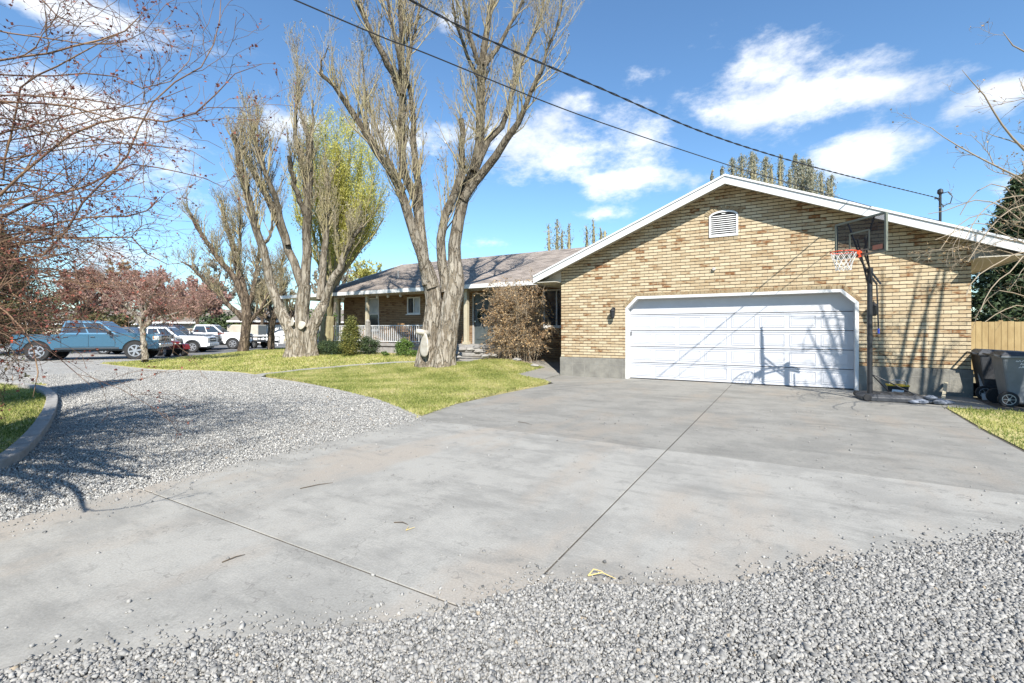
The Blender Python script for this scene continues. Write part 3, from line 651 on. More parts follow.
# A child of a child: keep coordinates in world space by the same inverse
def sub(mb, name, m, parent, bevel=0, label=None, **kw):
    o = mb.build(name, m, None, bevel=bevel, **kw); o.parent = parent
    o.matrix_parent_inverse = Matrix.Translation(-HOUSE.location)
    o.matrix_parent_inverse = Matrix.Identity(4)
    if label: o['label'] = label
    return o
GL, GR, GY, GB = -6.25, 3.51, 13.85, 24.0        # garage left, right, front, back
AX, AZ, SL = -1.36, 5.54, 0.412                   # apex, outer height, slope
def rz(x): return AZ - SL * abs(x - AX)
DX0, DX1, DZ, DC = -4.14, 1.53, 2.46, .33
zf = .60                                           # top of the block foundation
u0 = .14                                           # roof thickness below outer line
b = MB(); e = .02
outline = [(GL, zf), (DX0, zf), (DX0, DZ - DC), (DX0 + DC, DZ), (DX1 - DC, DZ), (DX1, DZ - DC), (DX1, zf), (GR, zf), (GR, rz(GR) - u0), (AX, AZ - u0), (GL, rz(GL) - u0)]
b.prism(outline, 'Y', GY, GY + .22); hp(b, 'front_wall', M['brick'])
b = MB()
b.box(GL, GL + .22, GY + .22, GB, zf, rz(GL) - u0 - .02); hp(b, 'side_wall', M['brick_side']); b = MB(); b.box(GR - .22, GR, GY + .22, GB, zf, rz(GR) - u0 - .02)
hp(b, 'side_wall', M['brick_side'])
for (x0, x1, xs_) in ((GL - .03, DX0, GL - .03), (DX1, GR + .03, GR - .2)):
    b = MB(); b.box(x0, x1, GY - .03, GY + .2, -.1, zf - .003); b.box(xs_, xs_ + .23, GY + .198, GB, -.1, zf - .006); hp(b, 'foundation', M['found'], bevel=.01)
for (x0, x1) in ((GL, DX0), (DX1, GR)):              # individual blocks show as shallow mortar lines
    b = MB(); x = x0 + .40
    while x < x1 - .05: b.box(x, x + .012, GY - .0325, GY - .029, 0, zf - .01); x += .406
    b.box(x0, x1, GY - .0327, GY - .029, .395, .407); hp(b, 'mortar_joint', M['conc_old'])
# soldier course round the door and the vent
b = MB()
def soldier(p0, p1, L, proud=.012, w=.092, gap=.012):
    p0 = Vector((p0[0], p0[1])); p1 = Vector((p1[0], p1[1])); d = (p1 - p0); n = max(1, int(d.length / (w + gap))); d.normalize(); nn = Vector((-d.y, d.x)); st = (p1 - p0).length / n
    for i in range(n):
        a = p0 + d * (st * i + gap / 2); c = p0 + d * (st * (i + 1) - gap / 2)
        q = [a, c, c + nn * L, a + nn * L]; k = random.uniform(-.003, .003)
        b.prism([(v.x, v.y) for v in q], 'Y', GY - proud + k, GY + .05)
soldier((DX0 + DC, DZ), (DX1 - DC, DZ), .10); soldier((DX0, DZ - DC), (DX0 + DC, DZ), .10); soldier((DX1 - DC, DZ), (DX1, DZ - DC), .10)
hp(b, 'soldier_course', M['soldier'], bevel=.004); b = MB()
VX = -1.44; VW = .36; VZ0 = 4.0; VZs = 4.56; AE = .42
for i in range(13):                                 # arch bricks over the vent
    a0 = pi - i * pi / 13; a1 = pi - (i + 1) * pi / 13; g_ = .02
    q = [(VX + cos(a) * r, VZs + sin(a) * (r if r > VW + .05 else r) * AE + (.07 if r > VW + .05 else 0)) for a, r in ((a0 - g_, VW + .01), (a1 + g_, VW + .01), (a1 + g_, VW + .12), (a0 - g_, VW + .12))]
    b.prism(q, 'Y', GY - .014, GY + .05)
hp(b, 'vent_arch', M['soldier'], bevel=.004); b = MB()
soldier((VX - VW, VZ0 - .105), (VX + VW, VZ0 - .105), .095)
o = hp(b, 'soldier_course', M['soldier'], bevel=.004)
# gable vent
b = MB(); arc = [(VX + cos(a) * VW, VZs + sin(a) * VW * AE) for a in np.linspace(0, pi, 17)]; arc2 = [(VX + cos(a) * (VW - .05), VZs + sin(a) * (VW * AE - .05)) for a in np.linspace(0, pi, 17)]
ring = [(VX + VW, VZ0)] + arc + [(VX - VW, VZ0)]; ring2 = [(VX + VW - .05, VZ0 + .05)] + arc2 + [(VX - VW + .05, VZ0 + .05)]
n = len(ring)
for i in range(n): q = [ring[i], ring[(i + 1) % n], ring2[(i + 1) % n], ring2[i]]; b.prism(q, 'Y', GY - .03, GY + .04)
vent = hp(b, 'gable_vent', M['white'])
b = MB(); z = VZ0 + .07
while z < VZs + VW * AE - .08:
    hw = VW - .05 if z < VZs else (VW - .05) * sqrt(max(1 - ((z + .03 - VZs) / (VW * AE - .05)) ** 2, .01))
    b.add([(VX - hw, GY - .022, z - .018), (VX + hw, GY - .022, z - .018), (VX + hw, GY + .02, z + .022), (VX - hw, GY + .02, z + .022), (VX - hw, GY - .022, z - .010), (VX + hw, GY - .022, z - .010), (VX + hw, GY + .02, z + .030), (VX - hw, GY + .02, z + .030)],
          [(0, 3, 2, 1), (4, 5, 6, 7), (0, 1, 5, 4), (1, 2, 6, 5), (2, 3, 7, 6), (3, 0, 4, 7)])
    z += .056
sub(b, 'louvre', M['white'], vent)
b = MB(); b.prism([(x_, z_) for x_, z_ in ring2], 'Y', GY - .004, GY - .001); sub(b, 'vent_backing', M['dark'], vent)
b = MB(); b.lathe((-1.68, GY - .07, 3.13), [(.035, 0), (.05, .02), (.05, .07)], 12, 'Y'); hp(b, 'security_light', M['trim_grey'])
# garage door: frame, sections with raised panels
b = MB(); fw = .075
fr = [(DX0, 0), (DX0, DZ - DC), (DX0 + DC, DZ), (DX1 - DC, DZ), (DX1, DZ - DC), (DX1, 0)]
k_ = .042
fi = [(DX0 + fw, 0), (DX0 + fw, DZ - DC - k_ + .01), (DX0 + DC + k_ - .01, DZ - fw), (DX1 - DC - k_ + .01, DZ - fw), (DX1 - fw, DZ - DC - k_ + .01), (DX1 - fw, 0)]
for i in range(5): b.prism([fr[i], fr[i + 1], fi[i + 1], fi[i]], 'Y', GY - .012, GY + .30)
hp(b, 'door_frame', M['white'], bevel=.004)
gd = MB(); YD = GY + .24; x0, x1 = DX0 + .05, DX1 - .05
secs = 5; sh = (DZ - .06 - .015) / secs
for s_ in range(secs):
    za = .015 + s_ * sh + .004; zb = .015 + (s_ + 1) * sh - .004
    gd.box(x0, x1, YD, YD + .04, za + .004, zb - .004)
    gd.box(x0, x1, YD - .012, YD - .001, zb - .035, zb - .008); gd.box(x0, x1, YD - .016, YD - .001, za + .006, za + .03)
gdo = hp(gd, 'garage_door', M['door_white'], bevel=.003)
b = MB(); npan = 8; pw = (x1 - x0 - .1) / npan
for s_ in range(4):
    za = .015 + s_ * sh; zb = za + sh
    for i in range(npan):
        xa = x0 + .05 + i * pw + .045; xb = xa + pw - .11; z0_, z1_ = za + .085, zb - .085; y = YD
        # raised panel with bevelled border
        V = [(xa, y, z0_), (xb, y, z0_), (xb, y, z1_), (xa, y, z1_)]; V += [(xa + .02, y + .014, z0_ + .02), (xb - .02, y + .014, z0_ + .02), (xb - .02, y + .014, z1_ - .02), (xa + .02, y + .014, z1_ - .02)]
        V2 = [(xa + .05, y - .008, z0_ + .05), (xb - .05, y - .008, z0_ + .05), (xb - .05, y - .008, z1_ - .05), (xa + .05, y - .008, z1_ - .05)]
        for q in ((xa, xb, z0_, z0_ + .014), (xa, xb, z1_ - .014, z1_), (xa, xa + .014, z0_ + .0145, z1_ - .0145), (xb - .014, xb, z0_ + .0145, z1_ - .0145)): b.box(q[0], q[1], y - .011, y - .001, q[2], q[3])
        fa = [(xa + .03, y - .001, z0_ + .03), (xb - .03, y - .001, z0_ + .03), (xb - .03, y - .001, z1_ - .03), (xa + .03, y - .001, z1_ - .03)]
        b.add(fa + V2, [(0, 1, 5, 4), (1, 2, 6, 5), (2, 3, 7, 6), (3, 0, 4, 7), (4, 5, 6, 7)])
b.build('raised_panel', M['door_white'], gdo)
b = MB(); b.box(x0, x1, YD - .004, YD + .03, .0, .014); b.build('bottom_seal', M['black'], gdo)
b = MB(); b.box(DX0 + .10, DX0 + .12, YD - .03, YD - .008, 1.3, 1.42); b.build('handle', M['black'], gdo)
# roof of the garage wing
OV = .78; RX0, RX1 = GL - OV, GR + .82; RY0 = GY - .47
b = MB()
for (xa, xb) in ((AX, RX0), (AX, RX1)):
    b.prism([(xa, rz(xa)), (xb, rz(xb)), (xb, rz(xb) - .05), (xa, rz(xa) - .05)], 'Y', RY0 + .02, GB)
hp(b, 'garage_roof', M['roof'])
b = MB(); fh = .19
for (xa, xb) in ((AX, RX0), (AX, RX1)):
    b.prism([(xa, rz(xa) - .045), (xb, rz(xb) - .045), (xb, rz(xb) - .045 - fh), (xa, rz(xa) - .045 - fh)], 'Y', RY0, RY0 + .03)
    b.prism([(xa, rz(xa) + .012), (xb, rz(xb) + .012), (xb, rz(xb) - .042), (xa, rz(xa) - .042)], 'Y', RY0 - .028, RY0 + .018)
for xb in (RX0, RX1):
    s_ = 1 if xb > 0 else -1; b.box(min(xb, xb + s_ * .025), max(xb, xb + s_ * .025), RY0 + .031, GB, rz(xb) - .045 - fh, rz(xb) - .02)
hp(b, 'rake_board', M['white'], bevel=.004)
b = MB()                                            # underside boards of the rake and the boxed eaves
for (xa, xb) in ((AX, RX0), (AX, RX1)):
    b.prism([(xa, rz(xa) - .135), (xb, rz(xb) - .135), (xb, rz(xb) - .15), (xa, rz(xa) - .15)], 'Y', RY0 + .031, GY + .01)
for (xa, xb) in ((RX0 + .001, GL - .001), (GR + .001, RX1 - .001)):
    zb = rz(RX0 if xa < 0 else RX1) - .045 - fh + .02
    b.box(xa, xb, RY0 + .032, GB, zb, zb + .02)
    q = [(xa, zb + .02), (xb, zb + .02), (xb, rz(xb) - .16), (xa, rz(xa) - .16)]; b.prism(q, 'Y', GY - .02, GY + .0)
hp(b, 'soffit', M['soffit'])
# wall lanterns
def lantern(X, Z):
    b = MB(); b.lathe((X, GY - .015, Z + .1), [(.05, -.0), (.05, .012)], 14, 'Y'); b.tube([(X, GY - .01, Z + .10), (X, GY - .08, Z + .16), (X, GY - .13, Z + .13)], .010, 8)
    l = hp(b, 'wall_lamp', M['black'])
    b = MB(); b.lathe((X, GY - .13, Z), [(.035, -.19), (.05, -.16), (.062, -.155), (.085, .03), (.10, .035), (.045, .10), (.02, .12), (.012, .15)], 8)
    b.build('lamp_housing', M['black'], l)
lantern(-4.50, 2.00); lantern(1.80, 1.98)

# ---- main wing
HY, HX0, HX1 = 17.0, -20.35, -6.0
EY, EZ, RYc, RZ_ = 15.7, 3.36, 22.0, 5.62
b = MB(); holes = [(-18.68, -17.72, 1.45, 3.12), (-15.82, -15.0, 2.25, 3.06), (-11.95, -10.78, .80, 3.1), (-8.45, -7.3, 1.6, 3.1)]
xs = HX0
for (a0, a1, z0_, z1_) in holes:
    b.box(xs, a0, HY, HY + .22, -.1, EZ - .12)
    if z0_ > -.05: b.box(a0, a1, HY, HY + .22, -.1, z0_)
    b.box(a0, a1, HY, HY + .22, z1_, EZ - .12); xs = a1
b.box(xs, HX1, HY, HY + .22, -.1, EZ - .12)
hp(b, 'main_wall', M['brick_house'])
b = MB(); b.box(HX0, HX0 + .22, HY + .22, 27, -.1, EZ - .12)
b.prism([(HY, EZ - .12), (27.0, EZ - .12), (27.0, EZ - .1), (RYc, RZ_ - .2), (HY, EZ + .24)], 'X', HX0, HX0 + .2)
hp(b, 'end_wall', M['brick_side'])
sl = (RZ_ - EZ) / (RYc - EY); X0r, X1r = -20.85, -2
b = MB(); b.prism([(EY, EZ), (RYc, RZ_), (2 * RYc - EY, EZ), (2 * RYc - EY, EZ - .1), (RYc, RZ_ - .1), (EY, EZ - .1)], 'X', X0r, X1r)
hp(b, 'main_roof', M['roof'])
b = MB(); b.box(-24.1, X1r, EY - .03, EY - .002, EZ - .18, EZ - .015)
b.prism([(EY, EZ - .12), (RYc, RZ_ - .12), (2 * RYc - EY, EZ - .12), (2 * RYc - EY, EZ + .02), (RYc, RZ_ + .02), (EY, EZ + .02)], 'X', X0r - .03, X0r - .002)
hp(b, 'eave_fascia', M['white'], bevel=.003)
b = MB(); b.box(X0r, X1r, EY, HY, EZ - .17, EZ - .15); hp(b, 'porch_ceiling', M['soffit'])
b = MB(); b.box(-24.1, X0r - .035, EY, 20, EZ - .16, EZ - .06); hp(b, 'side_porch_roof', M['white'])
b = MB(); b.tube([(-13.2, EY - .02, EZ - .12), (-13.2, EY - .02, EZ - .13)], .01)
pv = P(395, 276, 24.5); b = MB(); yy = 18.0; b.lathe((-17.4, yy, EZ + sl * (yy - EY) - .02), [(.05, 0), (.05, .32), (.07, .33), (.07, .38)], 10); hp(b, 'roof_vent', M['trim_grey'])
# ceiling lamps: small globes along the porch
for x_ in (-19.4, -17.0, -16.3, -15.5, -12.6):
    b = MB(); b.lathe((x_, 16.2, EZ - .30), [(.01, .15), (.02, .1), (.055, .06), (.065, .02), (.055, -.03), (.02, -.055)], 10); hp(b, 'porch_globe', M['white'], smooth=True)
# porch floor, steps, posts, railing
PF = .86; PY = 15.95
b = MB(); b.box(-24, -9.7, PY, HY - .002, PF - .14, PF); b.box(-23.9, -9.8, PY + .06, HY - .004, 0, PF - .142); b.box(-24, HX0, HY, 20, PF - .14, PF)
hp(b, 'porch_floor', M['kerb'], bevel=.01)
b = MB()
for i, (zz, yy, xa, xb) in enumerate(((.70, 15.62, -12.9, -10.2), (.55, 15.30, -13.1, -9.95))):
    pts = [(xa, PY - .002), (xa, yy + .25)] + [(xa + .15 + (xb - xa - .3) * f, yy - .10 * sin(pi * f)) for f in np.linspace(0, 1, 9)] + [(xb, yy + .25), (xb, PY - .002)]
    b.prism(pts, 'Z', zz - .13, zz); b.prism([(x_ * 1 if 0 else x_, y_ + .05 if y_ < PY - .1 else y_) for x_, y_ in pts], 'Z', .2, zz - .131)
hp(b, 'porch_step', M['stonework'], bevel=.02)
for x_, y_, w_ in ((-20.35, PY + .12, .15), (-21.2, HY + .4, .13), (-17.55, PY + .12, .14), (-11.62, PY + .12, .17), (-23.9, PY + .12, .14), (-14.2, PY + .12, .14)):
    if x_ == -14.2: continue
    b = MB(); b.box(x_ - w_ / 2, x_ + w_ / 2, y_ - w_ / 2, y_ + w_ / 2, PF, EZ - .17); b.box(x_ - w_ * .75, x_ + w_ * .75, y_ - w_ * .75, y_ + w_ * .75, PF, PF + .12); b.box(x_ - w_ * .72, x_ + w_ * .72, y_ - w_ * .72, y_ + w_ * .72, EZ - .27, EZ - .171)
    hp(b, 'porch_post', M['cream'], bevel=.006)
b = MB(); b.box(-17.38, -17.22, PY - .15, PY + .02, .3, PF + 1.0); b.lathe((-17.3, PY - .065, PF + 1.0), [(.11, 0), (.11, .04), (.06, .09), (.02, .13)], 8); hp(b, 'newel_post', M['stonework'], bevel=.01)
b = MB()
b.box(-23.8, -13.9, PY + .05, PY + .10, PF + .80, PF + .84); b.box(-23.8, -13.9, PY + .055, PY + .095, PF + .06, PF + .10)
rail = hp(b, 'railing', M['white'])
x_ = -23.7
while x_ < -13.9:
    b = MB(); b.box(x_, x_ + .028, PY + .06, PY + .088, PF + .1, PF + .8); b.build('baluster', M['white'], rail); x_ += .128
# windows and door of the main wing
def window(a0, a1, z0_, z1_, split, blind=False):
    b = MB(); w = .055; y0, y1 = HY - .02, HY + .06
    b.box(a0, a1, y0, y1, z1_ - w, z1_); b.box(a0, a1, y0, y1, z0_, z0_ + w); b.box(a0, a0 + w, y0, y1, z0_ + w, z1_ - w); b.box(a1 - w, a1, y0, y1, z0_ + w, z1_ - w)
    if split == 'h': b.box(a0 + w, a1 - w, y0 + .01, y1, (z0_ + z1_) / 2 - .03, (z0_ + z1_) / 2 + .03)
    else: b.box((a0 + a1) / 2 - .025, (a0 + a1) / 2 + .025, y0 + .01, y1, z0_ + w, z1_ - w)
    wi = hp(b, 'window', M['white'], bevel=.004)
    b = MB(); b.box(a0 + w, a1 - w, y1 - .02, y1 - .012, z0_ + w, z1_ - w); b.build('pane', M['glass'], wi)
    if blind:
        b = MB(); b.box(a0 + w + .01, (a1 - w) if split == 'h' else (a1 - w), y1 - .012, y1 - .011, (z0_ + z1_) / 2 if split == 'h' else z0_ + w, z1_ - w)
        b = MB(); xa = a0 + w if split == 'h' else (a0 + a1) / 2 + .03; b.box(xa, a1 - w, y1 - .027, y1 - .022, (z0_ + z1_) / 2 + .03 if split == 'h' else z0_ + w, z1_ - w); b.build('blind', M['blind'], wi)
    b = MB(); b.box(a0 - .05, a1 + .05, HY - .06, HY - .021, z0_ - .05, z0_); b.build('sill', M['white'], wi)
window(*holes[0], 'h', True); window(*holes[1], 'v', True); window(*holes[3], 'v')
b = MB(); a0, a1, z0_, z1_ = holes[2]; b.box(a0, a0 + .06, HY - .02, HY + .1, z0_, z1_); b.box(a1 - .06, a1, HY - .02, HY + .1, z0_, z1_); b.box(a0 + .06, a1 - .06, HY - .02, HY + .1, z1_ - .06, z1_)
hp(b, 'entry_frame', M['trim_grey'])
b = MB(); b.box(a0 + .06, a1 - .06, HY + .05, HY + .09, z0_ + .05, z1_ - .06)
for (xa, xb, za, zb) in ((a0 + .18, a1 - .18, z0_ + .25, z0_ + .95), (a0 + .18, a1 - .18, z0_ + 1.1, z1_ - .25)): b.box(xa, xb, HY + .035, HY + .051, za, zb)
M['door_dark'] = mat('dark_door_paint', (.085, .10, .10), .45, (.06, .072, .072), 3)
ed = hp(b, 'entry_door', M['door_dark'], bevel=.01)
b = MB(); b.lathe((a0 + .14, HY + .0, z0_ + 1.05), [(.012, .05), (.012, .02), (.03, .0), (.03, -.02)], 10, 'Y'); b.build('door_knob', M['chrome'], ed)
# chimney-free back wall so that nothing is open from behind
b = MB(); b.box(HX0, GR, 27, 27.2, -.1, EZ - .12); b.box(GL, GR, GB - .2, GB, .0, 3.2); hp(b, 'back_wall', M['brick_house'])
b = MB(); b.prism([(GL, 3.0), (GR, 3.0), (GR, rz(GR) - .1), (AX, AZ - .1), (GL, rz(GL) - .1)], 'Y', GB - .2, GB - .01); hp(b, 'back_gable', M['brick'])

# ------------------------------------------------------------------ trees
def res(P3, R1, n=14):
    """resample one polyline (smoothed) to n points"""
    pts = smooth_line(P3, 5) if len(P3) > 2 else [Vector(p) for p in P3]
    r = np.interp(np.linspace(0, 1, len(pts)), np.linspace(0, 1, len(R1)), R1); A = np.array([tuple(p) for p in pts])
    d = np.concatenate([[0], np.cumsum(np.linalg.norm(np.diff(A, axis=0), axis=1))]); s = np.linspace(0, d[-1], n)
    return np.stack([np.interp(s, d, A[:, k]) for k in range(3)], 1), np.interp(s, d, r)
def px_limb(pts, r, t0, dt=0., n=14, jit=.02):
    """pts: (u, v) picture trace; depth goes from t0 to t0+dt along the limb; r in pixels"""
    k = len(pts); out = []
    for i, (u, v) in enumerate(pts):
        t = t0 + dt * i / (k - 1); out.append(P(u, v, t))
    A, Rr = res(out, [x / F_PX * t0 for x in r], n)
    A[1:-1] += rng.normal(0, jit, (n - 2, 3)); return A, Rr
def sprout(Pt, Rd, count, L, smin=.3, smax=1., fwd=.5, side=.8, up=.5, curve=.35, r=(.5, .1), n=5, rmax=None, wob=.06, taperL=True):
    """children growing off the polylines Pt (B,n,3)"""
    Pt = np.asarray(Pt); Rd = np.asarray(Rd); B, k, _ = Pt.shape
    ln = np.linalg.norm(Pt[:, -1] - Pt[:, 0], axis=1); w = ln / ln.sum()
    b = rng.choice(B, count, p=w); s = rng.uniform(smin, smax, count); f = s * (k - 1); i = np.minimum(f.astype(int), k - 2); f = (f - i)[:, None]
    p0 = Pt[b, i] * (1 - f) + Pt[b, i + 1] * f; T = Pt[b, i + 1] - Pt[b, i]; T /= np.linalg.norm(T, axis=1, keepdims=True) + 1e-9
    rr = Rd[b, i] * (1 - f[:, 0]) + Rd[b, i + 1] * f[:, 0]
    q = np.cross(T, rng.normal(size=(count, 3))); q /= np.linalg.norm(q, axis=1, keepdims=True) + 1e-9
    d = T * fwd + q * side + np.array([0, 0, up]); d /= np.linalg.norm(d, axis=1, keepdims=True)
    LL = rng.uniform(L[0], L[1], count)
    if taperL: LL *= (1.15 - .6 * s)
    st = LL / (n - 1); pts = [p0]; dd = d
    for j in range(n - 1):
        dd = dd + np.array([0, 0, curve / (n - 1)]) + rng.normal(0, wob, (count, 3)) * 2; dd /= np.linalg.norm(dd, axis=1, keepdims=True)
        pts.append(pts[-1] + dd * st[:, None])
    r0 = np.minimum(rr * r[0], rmax if rmax else 1e9)
    Rc = r0[:, None] * np.linspace(1, r[1], n)[None]
    return np.stack(pts, 1), Rc
def on_twigs(Pt, count, smin=0., jit=.02):
    B, k, _ = Pt.shape; b = rng.integers(0, B, count); f = rng.uniform(smin, 1, count) * (k - 1); i = np.minimum(f.astype(int), k - 2); f = (f - i)[:, None]
    return Pt[b, i] * (1 - f) + Pt[b, i + 1] * f + rng.normal(0, jit, (count, 3))
def group_limbs(L):
    return np.stack([a for a, _ in L]), np.stack([b for _, b in L])
from mathutils import noise as mn
def stem(mb_path, mb_r, flare=.0, n=72, rings=80, lobes=7, seed=0, z0=None):
    """fluted lower trunk with root flare; returns verts, quads"""
    A, Rr = res(mb_path, mb_r, rings); V = []; rs = np.random.default_rng(seed); ph = rs.uniform(0, 6.28, 4)
    for i in range(rings):
        T = A[min(i + 1, rings - 1)] - A[max(i - 1, 0)]; T /= np.linalg.norm(T); X = np.cross(T, (0, 1, 0)); X /= np.linalg.norm(X); Y = np.cross(T, X); f = i / (rings - 1)
        fl = flare * math.exp(-f * 9)
        for j in range(n):
            a = 2 * pi * j / n
            rr = Rr[i] * (1 + fl * (1 + .5 * sin(lobes * a + ph[0])) + .05 * sin(3 * a + ph[1] + 2 * f) + .03 * sin(8 * a + ph[2] + 3 * f) + .10 * (abs(mn.noise(Vector((cos(a) * 3.2 + seed, sin(a) * 3.2, f * 5)))) ** .7 - .35) + .05 * (abs(mn.noise(Vector((cos(a) * 8 + seed, sin(a) * 8, f * 14)))) - .2))
            V.append(A[i] + (X * cos(a) + Y * sin(a)) * rr)
    Q = [(i * n + j, i * n + (j + 1) % n, (i + 1) * n + (j + 1) % n, (i + 1) * n + j) for i in range(rings - 1) for j in range(n)]
    return np.array(V), np.array(Q)

def tree(name, loc, label, group=None, cat='tree'):
    return tag(empty(name, loc), label, cat, group)

# --- the twin-trunk poplar in front of the porch
t8 = 16.0; bx = P(440, 371, t8)
T8 = tree('poplar_tree', (bx.x, bx.y, float(H(bx.x, bx.y))), 'tall pale twin-trunk poplar with white pruning scar, rising out of frame over the front lawn')
tr = NM()
for path, rr, sd in (([(427, 375), (427, 362), (430, 338), (434, 305), (431, 285), (424, 262)], [11.5, 10.2, 8.4, 8.2, 8, 6], 1), ([(443, 375), (443, 362), (448, 330), (451, 305), (455, 285), (455, 262)], [13, 11.5, 9.6, 9.4, 9, 6.4], 2)):
    v, q = stem([P(u, vv, t8 + (.15 if sd == 1 else 0)) for u, vv in path], [x / F_PX * t8 for x in rr], flare=.22, seed=sd); tr.add(v, quads=q)
LB = []
def lb(pts, r, dt=0, t0=t8): LB.append(px_limb(pts, [x * .92 if x < 4 else 3.7 + (x - 4) * .5 for x in r], t0, dt))
lb([(432, 288), (424, 262), (414, 236), (402, 195), (389, 170), (371, 142), (350, 109), (333, 84), (320, 73)], [9, 8, 6.5, 5.2, 4.5, 3.6, 3, 2.2, 1.4], -1.2)
lb([(320, 73), (322, 60), (328, 45)], [1.3, .8, .4], 0, t8 - 1.2)
lb([(428, 285), (423, 250), (419, 215), (412, 190), (404, 172), (402, 135), (402, 101), (401, 60), (401, 25), (399, -30), (398, -80)], [8.5, 6.5, 5.5, 5, 4.6, 4.4, 4.2, 3.6, 3.0, 1.8, .8], .5)
lb([(425, 262), (421, 215), (419, 185), (414, 150), (413, 118), (409, 88), (402, 66)], [6, 4.6, 4, 3.6, 3.0, 2.4, 1.8], .9)
lb([(401, 95), (393, 75), (386, 61), (377, 43), (368, 26), (358, 5), (352, -40)], [4.4, 4, 3.6, 3, 2.6, 2, 1], -.6, t8 + .3)
lb([(455, 272), (454, 250), (458, 222), (463, 200), (474, 172), (480, 142), (481, 101), (482, 63), (486, 40), (492, -5), (495, -60)], [11, 9.5, 8.5, 8.2, 7.6, 6.6, 5.6, 4.6, 3.6, 2.2, 1], .4)
lb([(446, 292), (443, 270), (441, 248), (443, 226), (448, 208), (456, 190), (461, 172), (462, 150), (461, 119)], [7, 6.5, 6, 5, 4.8, 4.5, 4.1, 3.4, 3], -.3)
lb([(463, 200), (478, 178), (489, 165), (498, 152), (508, 138), (518, 123), (524, 108), (529, 94), (541, 70), (548, 50), (560, 20), (566, -30)], [6, 5.4, 5, 4.4, 3.8, 3.2, 2.7, 2.3, 1.7, 1.3, 1, .5], -1.3)
lb([(474, 172), (483, 152), (490, 138), (503, 124), (512, 96), (518, 70), (532, 36), (543, 5), (548, -40)], [5, 4, 3.6, 3.2, 2.4, 2, 1.6, 1.2, .5], 1.2)
lb([(484, 66), (500, 45), (512, 20), (528, -10), (535, -50)], [3, 2.4, 1.8, 1.2, .6], 1.0)
lb([(482, 72), (473, 45), (465, 15), (462, -30)], [3, 2.2, 1.6, .8], -.7)
lb([(481, 80), (468, 58), (456, 22), (449, -30)], [2.6, 2, 1.4, .7], .8)
lb([(402, 95), (408, 60), (416, 25), (424, -20)], [2.6, 2, 1.4, .7], .9)
lb([(401, 70), (396, 40), (388, 5), (383, -40)], [2.6, 2, 1.4, .7], -.9)
lb([(371, 142), (366, 115), (364, 85), (362, 50)], [2, 1.5, 1, .5], .6)
lb([(404, 190), (385, 150), (372, 115), (365, 88)], [2.4, 1.8, 1.3, .6], 1.2)
LP, LR = group_limbs(LB); tr.tubes(LP, LR, 9)
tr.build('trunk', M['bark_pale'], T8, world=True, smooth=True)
cr = NM()
a1, r1 = sprout(LP, LR, 420, (.8, 2.7), smin=.30, fwd=.7, side=.8, up=.5, curve=1.1, r=(.38, .25), n=7, rmax=.032)
a2, r2 = sprout(a1, r1, 2700, (.35, 1.3), smin=.15, fwd=.7, side=.75, up=.4, curve=.8, r=(.55, .35), n=5, rmax=.011); r2 = np.maximum(r2, .0038)
a3, r3 = sprout(a2, r2, 6500, (.15, .5), smin=.2, fwd=.6, side=.7, up=.3, curve=.4, r=(.7, .6), n=3); r3 = np.maximum(r3, .0032)
cr.tubes(a1, r1, 5); cr.tubes(a2, r2, 4); cr.tubes(a3, r3, 3)
cr.cards(on_twigs(a3, 12500, .3), rng.uniform(.014, .036, 12500), 1, aspect=2.4)
a4, r4 = sprout(LP, LR, 420, (.2, .8), smin=.08, smax=.6, fwd=.3, side=.9, up=.3, curve=.5, r=(.12, .4), n=5, rmax=.009, wob=.14); cr.tubes(a4, r4, 3)
# low drooping twigs on the right of the trunk
cr.build('crown', [M['twig_grey'], M['bud_grey']], T8, world=True)
def scar(u, v, t, ru, rv, parent, facing=(-.35, -1, .1), thick=.05, name='pruning_scar'):
    c = P(u, v, t); f = Vector(facing).normalized(); x = f.cross(Vector((0, 0, 1))).normalized(); y = x.cross(f); b = MB(); V = []
    for (k, o) in ((1.0, -thick * 2), (1.0, 0), (.86, thick * .5), (.5, thick * .35)):
        for j in range(18):
            a = 2 * pi * j / 18; w = 1 + .08 * sin(3 * a + u)
            V.append(c + x * cos(a) * ru / F_PX * t * k * w + y * sin(a) * rv / F_PX * t * k * w + f * o)
    F = [(i * 18 + j, i * 18 + (j + 1) % 18, i * 18 + 18 + (j + 1) % 18, i * 18 + 18 + j) for i in range(3) for j in range(18)] + [tuple(range(3 * 18, 4 * 18))]
    b.add(V, F); return b.build(name, M['cut'], parent, world=True, smooth=True)
scar(424, 346, t8 - .34, 7, 12, T8, (-.25, -1, .05), thick=.012)
b = MB(); b.tube([P(428, 334, t8 - .1), P(421, 332, t8 - .32), P(416, 331, t8 - .38)], [.12, .10, .08], 10); b.build('branch_stub', M['cut'], T8, world=True, smooth=True)

